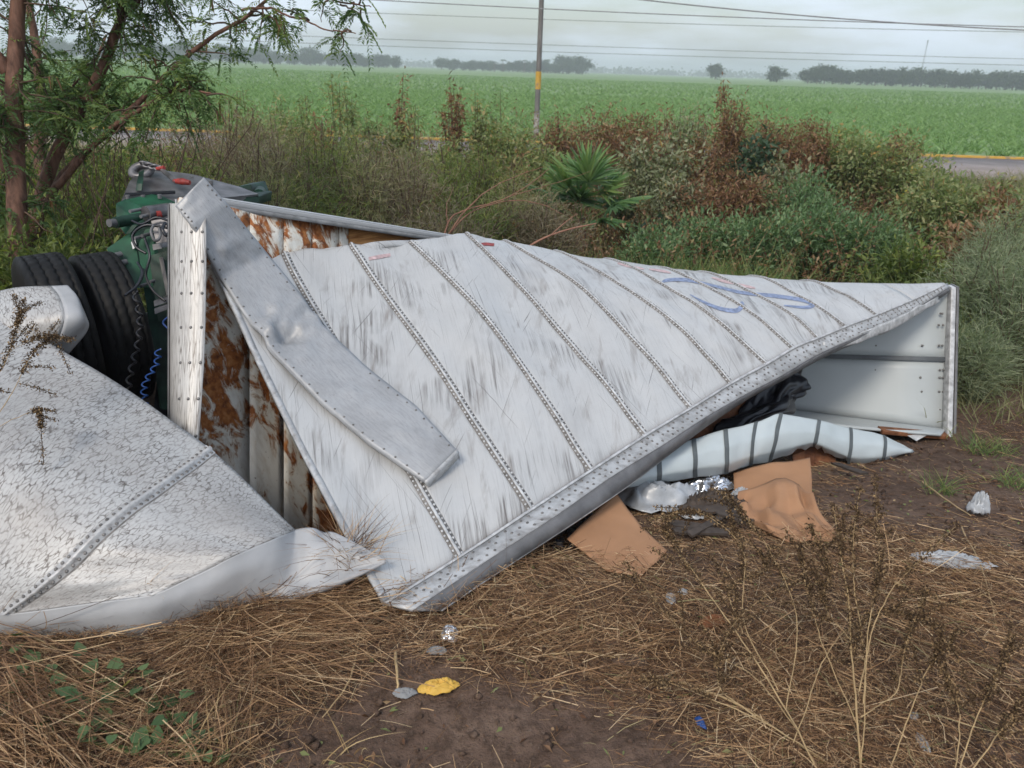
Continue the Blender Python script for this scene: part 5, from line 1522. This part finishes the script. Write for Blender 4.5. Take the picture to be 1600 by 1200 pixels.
for px, y, h, rd, lab in ((1010, 13.9, 1.75, .6, 'pale mixed leafy weed left of the brown row'), (1052, 14.0, 1.55, .5, 'mottled yellow green weed among the brown row'), (1225, 14.2, 1.25, .6, 'pale green weed below the ninth brown weed'),
                          (1300, 16.8, 1.55, .6, 'green yellow weed in front of the right road stretch'), (1350, 16.0, 1.6, .55, 'tall mixed green weed left of the visible road'), (1420, 15.6, 1.45, .6, 'green weed covering the road edge at the right'),
                          (1465, 14.5, 1.3, .5, 'small green weed below the visible road'), (760, 17, 1.3, .5, 'green weed left of the pole base'), (700, 15.5, 1.1, .5, 'low green weed below the left road stretch'), (460, 16.5, 1.3, .6, 'bushy weed hiding the left end of the road'), (545, 15.8, 1.3, .6, 'bushy weed at the foot of the drooping weed'), (615, 16.8, 1.2, .5, 'bushy weed at the foot of the middle road weed'), (810, 16.5, 1.25, .5, 'bushy weed hiding the pole base'), (850, 15, 1.3, .5, 'bushy weed between the pole base and the palm'), (400, 15.5, 1.6, .6, 'bushy weed at the foot of the leftmost tall weed')):
    shrub('mixed_weed', lab, px, y, h * 1.25, rd * 1.1, M['pale' if 980 < px < 1240 else 'mixed'], M['twig'], 40, 80, .095, .046, 7, 'mixed green weeds beyond the trailer', .12, .2, 250)
shrub('dark_broadleaf', 'dark broad leaved plant standing among the brown weeds', 1180, 14.8, 2.0, .5, M['dark_leaf'], M['twig'], 30, 55, .13, .08, 9, None, .12, .0, 250)
shrub('dark_broadleaf', 'dark low broad leaved plant at the foot of the brown weeds', 1060, 12.6, .9, .3, M['dark_leaf'], M['twig'], 14, 40, .13, .08, 9, None, .10, .0, 250)
# fine olive brush left of centre
for px, y, h, rd, lab in ((420, 10.0, 1.35, .8, 'greyish fine brush right behind the dolly plate'), (490, 10.6, 1.5, .8, 'dense olive brush behind the top rail, left one'), (560, 10.2, 1.35, .8, 'dense olive brush behind the wood plank'),
                          (640, 10.6, 1.3, .8, 'olive brush behind the highest skin edge'), (720, 10.4, 1.1, .7, 'low olive brush left of the pinkish branch'), (800, 11.2, 1.05, .7, 'low olive brush left of the fan palm'),
                          (850, 10.6, .95, .6, 'low olive brush in front of the fan palm'), (520, 13.5, 1.35, .9, 'far olive brush in front of the left road stretch'), (640, 14, 1.2, .9, 'far olive brush below the yellow kerb'), (350, 12, 1.75, .9, 'tall olive brush between the tree and the road'), (455, 9.2, 1.05, .7, 'near olive brush just above the top rail'), (580, 9.0, .95, .7, 'near olive brush above the wood plank'), (690, 9.4, 1.0, .7, 'near olive brush at the foot of the pinkish branch'), (760, 12.8, 1.3, .8, 'far olive brush left of the palm'), (440, 13.2, 1.5, .8, 'far olive brush at the left end of the road stretch'), (580, 12.4, 1.35, .8, 'far olive brush in the middle of the left road stretch'), (700, 12.8, 1.3, .8, 'far olive brush between the sparse weeds and the pole'), (390, 8.6, 1.0, .5, 'greyish brush beside the green rear lug')):
    ob_i = globals().get('ob_i', 0) + 1
    shrub('olive_brush', lab.replace('olive', ('olive', 'grey tan', 'yellow green')[ob_i % 3]) if 'greyish' not in lab else lab, px, y, h * 1.55, rd * 1.1, M[('olive', 'tan', 'under')[ob_i % 3]], M['twig'], 80, 95, .11, .009, 11, 'olive brush behind the wreck', .11, .9, 280, .0, True)
# tall sparse weeds against the field
for i, (px, y, h) in enumerate(((395, 16, 2.25), (438, 17, 1.7), (505, 15.5, 1.95), (530, 17, 2.3), (548, 16.5, 2.2), (632, 17, 2.25), (650, 16, 2.0), (702, 16.5, 2.3), (712, 17, 2.15), (745, 17, 2.0), (775, 17.5, 2.0), (480, 17.5, 1.8), (585, 16.8, 1.7), (1128, 17, 2.55), (1530, 13.5, 1.6), (1585, 13.0, 1.8))):
    nth = ['leftmost tall sparse weed against the field', 'short sparse weed right of the leftmost tall one', 'sparse weed at the left end of the road stretch', 'tall sparse weed with drooping head left of the road weeds', 'tall sparse weed beside the drooping one', 'tall sparse weed in the middle of the left road stretch', 'sparse weed just right of the middle road weed',
           'tall brown sparse weed with dark top left of the pole', 'tall brown sparse weed beside the dark topped one', 'sparse weed halfway to the pole', 'last sparse weed left of the pole', 'low sparse weed behind the drooping one', 'short sparse weed among the left group', 'tall single brown plume above the brown weeds', 'sapling with bare top below the road at the right', 'tall leafy weed at the right edge'][i]
    shrub('tall_weed', nth, px, y, h * 1.2, .22, M['brown'] if i in (2, 5, 7, 8, 13) else M['mixed'], M['twig'], 8, 46, .10, .040, 17 + i, 'tall sparse weeds', .06, -.4, 220, .3)
# grey-green feathery bushes at the right
for px, y, h, rd, lab in ((1535, 8.2, 1.62, .62, 'big grey green feathery bush right of the trailer rear frame'), (1610, 7.6, 1.5, .6, 'feathery bush cut by the right edge'), (1570, 9.4, 1.7, .7, 'feathery bush behind the big one at the right'), (1660, 9.0, 1.6, .7, 'outermost feathery bush at the right'), (1545, 7.2, .8, .4, 'low dark feathery bush at the foot of the rear frame')):
    shrub('feathery_bush', lab, px, y, h, rd, M['greyfeather'], M['twig'], 70, 170, .10, .0065, 23, 'feathery bushes at the right', .10, .9, 450, .0, True)
for px, y, h, lab in ((1500, 11.0, .95, 'brown grass clump above the feathery bush'), (1560, 11.5, 1.0, 'brown grass clump at the right edge')):
    c = place(px, y, 380)
    tuft(0, 0, 260, h, M['straw'] if px < 1550 else M['reed'], lab, c, .012, .25, 1.3, 'grass', 'grass_clump')
tuft(0, 0, 220, .9, M['reed'], 'green grass clump between the right feathery bushes', place(1470, 10.2, 400), .012, .25, 1.4, 'grass', 'grass_clump')
tuft(1545, 705, 160, .22, M['reed'], 'green grass tuft on the soil at the right edge', None, .006, .12, .8)
tuft(1590, 760, 120, .20, M['reed'], 'green grass tuft below the feathery bush at the right edge', None, .006, .10, .8)
tuft(1470, 770, 60, .25, M['reed'], 'thin green grass tuft left of the crushed bottle', None, .005, .05, 1.2)
for px, y, h, rd, m_, lab in ((1490, 12.6, 1.2, .6, 'mixed', 'leafy bush above the green grass clump at the right'), (1560, 12.4, 1.15, .6, 'brown', 'brown bush at the right below the sapling'), (1620, 11.4, 1.3, .7, 'mixed', 'leafy bush at the right edge above the feathery bush'),
                              (1450, 12.8, 1.25, .6, 'mixed', 'leafy bush right of the rightmost green shrub'), (1540, 10.6, .9, .6, 'brown', 'brown low bush right above the big feathery bush'), (1430, 9.6, .8, .5, 'under', 'low yellow green bush behind the rear frame top')):
    shrub('mixed_weed', lab, px, y, h * 1.4, rd * 1.1, M[m_], M['twig'], 44, 90, .095, .040, 37, 'mixed green weeds beyond the trailer', .12, .2, 350)
# tangle of dry stems running through all the brush
g = Geo()
n = 5200
x = rng.uniform(-7.5, 9.5, n); y = rng.uniform(10.2, 18.6, n)
k = np.abs(x - .5) < y * .62; x, y = x[k], y[k]; n = len(x)
a = rng.uniform(0, 6.28, n); L = rng.uniform(.7, 1.75, n) * (.55 + .7 * vn(x * .5, y * .5, 351)) * np.where(x > 5.0, .6, 1.0)
d = np.stack([np.cos(a) * .28, np.sin(a) * .28, np.ones(n)], 1); bend = np.stack([np.cos(a), np.sin(a), -.3 * np.ones(n)], 1) * rng.uniform(.02, .3, (n, 1))
base = np.stack([x, y, H(x, y)], 1)
blades(g, base, d, L, rng.uniform(.007, .016, n), bend, 4)
for _ in range(9):
    t_ = rng.uniform(.35, 1, n)
    p = base + unit(d) * (L * t_)[:, None] + bend * (L * t_ ** 2)[:, None] + rng.normal(0, .02, (n, 3))
    leaves(g, p, rand_dirs(n, -.2), rng.uniform(.03, .11, n), rng.uniform(.012, .04, n), rng.random(n))
tag(g.obj('dry_stem_tangle', M['brown']), 'tangle of dry brown stems running through the roadside brush', 'dry stems', kind='stuff')
# fan palm
c = place(912, 12.6, 300) + np.array([0, 0, .0])
pl = T('fan_palm', 'young green fan palm standing beyond the trailer right of the pole', 'palm', c)
g = Geo(); tube_geo(g, [c, c + [0, 0, .4], c + [0, 0, .75]], [.10, .09, .06], 8); g.obj('trunk', M['twig'], pl)
c = c + np.array([0, 0, .33])
for k_, (a, el, L_, R_) in enumerate(((0.3, 55, .55, .5), (2.0, 62, .65, .55), (1.2, 78, .75, .55), (3.0, 35, .55, .5), (5.9, 30, .6, .55), (4.4, 50, .5, .5), (.9, 20, .6, .5), (2.6, 12, .6, .5), (5.2, 12, .6, .5), (3.7, 60, .6, .5), (5.0, 75, .7, .5))):
    dv = np.array([math.cos(a) * math.cos(rad(el)), math.sin(a) * math.cos(rad(el)), math.sin(rad(el))])
    hub = c + [0, 0, .35] + dv * L_
    g = Geo(); tube_geo(g, [c + [0, 0, .3], c + [0, 0, .33] + dv * L_ * .5, hub], [.014, .010, .007], 5)
    fr_ = g.obj('frond_stalk', M['reed'], pl)
    side = unit(np.cross(dv, [0, 0, 1])); nrm = np.cross(side, dv)
    th = np.linspace(-1.75, 1.75, 34)
    dd = np.cos(th)[:, None] * dv + np.sin(th)[:, None] * side + rng.normal(0, .03, (34, 3))
    g = Geo()
    blades(g, np.tile(hub, (34, 1)), dd, 1.2 * R_ * (.75 + .25 * np.cos(th)) * rng.uniform(.93, 1.07, 34), .075, np.tile(nrm * -.12 + np.array([0, 0, -.10]), (34, 1)), 4, np.clip(.4 + rng.normal(0, .2, 34) + (.3 if el > 50 else -.2), 0, 1))
    g.obj('fan_leaf', M['palm'], fr_)
# pinkish dead branches
db = T('dead_branch', 'pinkish bare dead branch spreading above the trailer top edge', 'branch', place(690, 9.0, 370))
for pts_, r0 in (([(690, 385, 8.9), (705, 340, 8.9), (735, 325, 8.95), (800, 305, 9.0), (860, 265, 9.1)], .012), ([(700, 365, 8.9), (725, 330, 8.9), (755, 300, 9.0), (790, 280, 9.1), (850, 258, 9.2)], .010),
                 ([(695, 375, 8.9), (740, 330, 9.0), (800, 312, 9.05), (850, 318, 9.1), (885, 335, 9.1)], .009), ([(700, 350, 8.9), (700, 320, 9), (712, 295, 9.1)], .006), ([(800, 305, 9.0), (850, 290, 9.1), (920, 262, 9.2)], .005)):
    g = Geo(); ln_ = catmull([at(*q) for q in pts_], 24); tube_geo(g, ln_ + np.cumsum(rng.normal(0, .004, ln_.shape), 0), np.linspace(r0, r0 * .3, 24), 6); g.obj('limb', M['pink_twig'], db, True)
db2 = T('dead_branch', 'straight orange dead branch pointing right above the trailer skin', 'branch', place(830, 8.6, 390))
for pts_, r0 in (([(815, 392, 8.2), (850, 372, 8.25), (890, 358, 8.3), (932, 349, 8.35)], .014), ([(860, 368, 8.25), (880, 350, 8.3), (900, 335, 8.35)], .006)):
    g = Geo(); tube_geo(g, catmull([at(*q) for q in pts_], 20), np.linspace(r0, r0 * .5, 20), 6); g.obj('limb', M['pink_twig'], db2, True)

# ---- trees at the left
def fronds(gl, base, dirs, L_, K=11, pl_=.055, pw=.016, r=None):
    n_ = len(base)
    d0 = unit(dirs)
    side = unit(np.cross(d0, np.array([0, 0, 1.0]) + rng.normal(0, .3, (n_, 3))))
    r = rng.random(n_) if r is None else r
    for k_ in range(K):
        t_ = (k_ + .8) / K
        p = base + d0 * (L_ * t_)[:, None] + np.array([0, 0, -.35]) * (L_ * t_ * t_)[:, None]
        for s_ in (-1, 1):
            dd_ = d0 * .55 + side * s_ + np.array([0, 0, -.35 * t_]) + rng.normal(0, .12, (n_, 3))
            leaves(gl, p, dd_, pl_ * (1 - .35 * abs(t_ - .45)) * rng.uniform(.8, 1.2, n_), pw, np.clip(r * .8 + rng.random(n_) * .2, 0, 1), .1)
def left_tree(label, mains, twigs, base, extra_tw=0, seed=0):
    r = T('feathery_tree', label, 'tree', base)
    lines = []
    for k_, (pts_, r0, r1) in enumerate(mains):
        P_ = [np.array(q) if len(q) == 3 and isinstance(q, np.ndarray) else at(*q) for q in pts_]
        ln_ = catmull(P_, 30); ln_ = ln_ + np.cumsum(rng.normal(0, .006, ln_.shape), 0)
        g = Geo(); tube_geo(g, ln_, np.linspace(r0, r1, 30), 9)
        g.obj('trunk' if k_ == 0 else 'limb', M['bark'], r, True)
        lines.append(ln_)
    gt = Geo(); gl = Geo(); gp = Geo()
    fb, fd = [], []
    for (li, t0, t1, nt, tl, dirb) in twigs:
        ln_ = lines[li]
        for _ in range(nt):
            t_ = random.uniform(t0, t1); i = min(int(t_ * 29), 28)
            d_ = unit(np.array(dirb) + rng.normal(0, .65, 3))
            L_ = random.uniform(.5, 1.0) * tl
            tp_ = np.array([ln_[i] + d_ * L_ * s_ + np.array([0, 0, -.25]) * L_ * s_ ** 2 for s_ in np.linspace(0, 1, 8)]) + np.cumsum(rng.normal(0, .012, (8, 3)), 0)
            tube_geo(gt, tp_, np.linspace(.010, .003, 8), 5, None, False)
            for _2 in range(int(8 * L_ / .6) + 3):
                j = random.randint(2, 7)
                fb.append(tp_[j]); fd.append(unit(unit(d_) * .5 + rng.normal(0, .7, 3) + [0, 0, -.15]))
            if random.random() < .25:
                m_ = 4
                blades(gp, np.tile(tp_[-2], (m_, 1)) + rng.normal(0, .03, (m_, 3)), np.tile([[0, 0, -1.0]], (m_, 1)) + rng.normal(0, .2, (m_, 3)), .12, .016, np.zeros((m_, 3)), 2)
    fb, fd = np.array(fb), np.array(fd)
    fronds(gl, fb, fd, rng.uniform(.12, .24, len(fb)))
    tag(gt.obj('twigs', M['twig'], r), kind='stuff')
    gl.obj('crown', M['feather'], r)
    if gp.n: tag(gp.obj('seed_pods', M['brown'], r), kind='stuff')
    return r
b1 = place(25, 6.6, 400)
left_tree('feathery tree with thick reddish trunk cut by the left picture edge',
          [([(32, 470, 6.6), (26, 330, 6.6), (20, 200, 6.6), (24, 110, 6.6), (32, 0, 6.55), (40, -220, 6.3), (20, -420, 6.2)], .088, .045),
           ([(12, 110, 6.6), (-20, 60, 6.5), (-80, -60, 6.4), (-160, -200, 6.3)], .07, .03),
           ([(40, -20, 6.5), (110, -120, 6.6), (200, -230, 6.7)], .05, .02),
           ([(26, 300, 6.6), (-20, 200, 6.4), (-90, 120, 6.3)], .05, .02)],
          [(0, .4, 1, 28, .8, (.3, 0, .1)), (1, .2, 1, 28, .8, (-.2, 0, .1)), (2, .2, 1, 26, .8, (.3, 0, -.2)), (3, .3, 1, 18, .6, (.1, -.2, .1)), (0, .05, .4, 14, .5, (.3, .2, .1))], b1)
b2 = place(60, 7.2, 380)
left_tree('feathery tree with slanting reddish limbs spreading right above the dolly',
          [([(44, 460, 7.2), (62, 330, 7.2), (100, 225, 7.15), (150, 150, 7.1), (186, 70, 7.1), (200, 0, 7.1), (215, -160, 7.0), (260, -330, 7.0)], .07, .026),
           ([(58, 350, 7.2), (100, 275, 7.0), (160, 215, 6.9), (230, 140, 6.85), (310, 62, 6.8), (400, 5, 6.7), (470, -60, 6.7)], .038, .010),
           ([(90, 290, 7.0), (140, 235, 6.9), (200, 185, 6.8), (270, 150, 6.7), (330, 155, 6.6)], .035, .008),
           ([(195, 20, 7.1), (240, -20, 7.0), (300, -50, 6.9)], .035, .012),
           ([(100, 240, 7.15), (90, 180, 7.2), (135, 105, 7.2)], .022, .008),
           ([(380, 16, 6.72), (440, 20, 6.6), (500, 45, 6.5), (560, 55, 6.45)], .012, .004),
           ([(440, -40, 6.7), (500, -10, 6.6), (560, 10, 6.6), (600, 12, 6.6)], .012, .004),
           ([(470, -60, 6.7), (560, -120, 6.6), (640, -160, 6.6)], .02, .006)],
          [(0, .4, 1, 42, .65, (.2, 0, 0)), (1, .35, .8, 13, .45, (0, 0, .15)), (1, .75, 1, 12, .4, (.2, 0, .2)), (2, .5, 1, 24, .38, (.1, 0, 0)), (3, .2, 1, 16, .55, (.1, 0, .1)), (4, .2, 1, 14, .45, (0, 0, .1)), (5, .3, 1, 7, .22, (.1, 0, -.5)), (6, .4, 1, 6, .22, (.1, 0, -.5)), (7, .2, 1, 20, .4, (.2, 0, .1)), (0, .25, .5, 8, .45, (.2, 0, .3))], b2)
b3 = place(-80, 9.0, 380)
left_tree('background feathery tree filling the gap behind the left trunks',
          [([(70, 360, 9.4), (62, 250, 9.4), (60, 120, 9.4), (40, 0, 9.4), (30, -150, 9.4)], .08, .03),
           ([(62, 220, 9.4), (120, 150, 9.4), (160, 60, 9.4)], .035, .012),
           ([(62, 260, 9.4), (10, 170, 9.3), (-60, 80, 9.2)], .035, .012)],
          [(0, .5, 1, 16, .8, (.1, 0, 0)), (1, .3, 1, 8, .5, (.2, 0, -.1)), (2, .2, 1, 14, .7, (-.1, 0, -.1))], place(70, 9.6, 380))
# undergrowth below the trees
for px, y, h, rd, lab in ((10, 7.4, .95, .6, 'leafy undergrowth bush behind the left tyre at the picture edge'), (95, 8.0, 1.05, .6, 'yellow green undergrowth bush behind the tyres'), (170, 8.4, 1.1, .6, 'undergrowth bush left of the hitch eye'), (240, 9.0, 1.35, .6, 'undergrowth bush behind the hitch eye'),
                          (300, 9.6, 1.5, .7, 'undergrowth bush behind the hitch plate'), (-60, 8.2, 1.5, .7, 'undergrowth bush at the far left behind the trunk'), (130, 10.0, 1.7, .8, 'tall undergrowth bush between the slanting limbs'), (210, 11.0, 1.85, .8, 'tall undergrowth bush under the right limb'), (30, 10.5, 1.9, .8, 'tall dark undergrowth bush behind the thick trunk'), (60, 7.0, .95, .5, 'low undergrowth bush right above the tyres'), (20, 6.1, 1.05, .5, 'bright undergrowth bush hiding the foot of the thick trunk'), (110, 6.4, .9, .45, 'bright undergrowth bush hiding the foot of the slanting trunk'), (140, 7.3, 1.0, .5, 'low undergrowth bush left of the green bracket'), (-30, 6.9, 1.2, .6, 'low undergrowth bush at the left picture edge'), (270, 8.2, 1.15, .5, 'low undergrowth bush above the hitch plate'), (180, 9.4, 1.6, .6, 'mid undergrowth bush behind the slanting trunk'), (330, 10.8, 1.6, .6, 'undergrowth bush right of the hitch plate'), (80, 9.2, 1.5, .6, 'mid undergrowth bush between the two trunks')):
    shrub('undergrowth_bush', lab, px, y, h, rd, M['under'], M['twig'], 56, 100, .075, .026, 29, 'undergrowth below the trees', .15, .1, 330, .0)
# thin bare stems under the trees
g = Geo()
for i in range(170):
    c = place(random.uniform(-20, 300), random.uniform(6.6, 9.0), 330)
    tp_ = c + np.array([random.uniform(-.5, .8), random.uniform(-.3, .3), random.uniform(.8, 1.9)])
    ln_ = catmull([c, c * .5 + tp_ * .5 + rng.normal(0, .15, 3), tp_], 12); tube_geo(g, ln_, np.linspace(.008, .003, 12), 4, None, False)
tag(g.obj('bare_stems', M['twig']), 'tangle of thin bare stems under the left trees', 'stems', kind='stuff')

# ================================================================== HAZE
mh = bpy.data.materials.new('haze_air'); mh.use_nodes = True
nt = mh.node_tree; nt.nodes.clear()
oh = nt.nodes.new('ShaderNodeOutputMaterial'); pv = nt.nodes.new('ShaderNodeVolumePrincipled')
pv.inputs['Color'].default_value = (.90, .93, 1.0, 1)
pv.inputs['Density'].default_value = HAZE = 0.00075
pv.inputs['Anisotropy'].default_value = .2
nt.links.new(pv.outputs[0], oh.inputs['Volume'])
hz = slab('haze', -2600, 2600, -70, 3600, -3, 38, mh)
tag(hz, 'thin pale morning haze over the field', 'haze', kind='stuff')
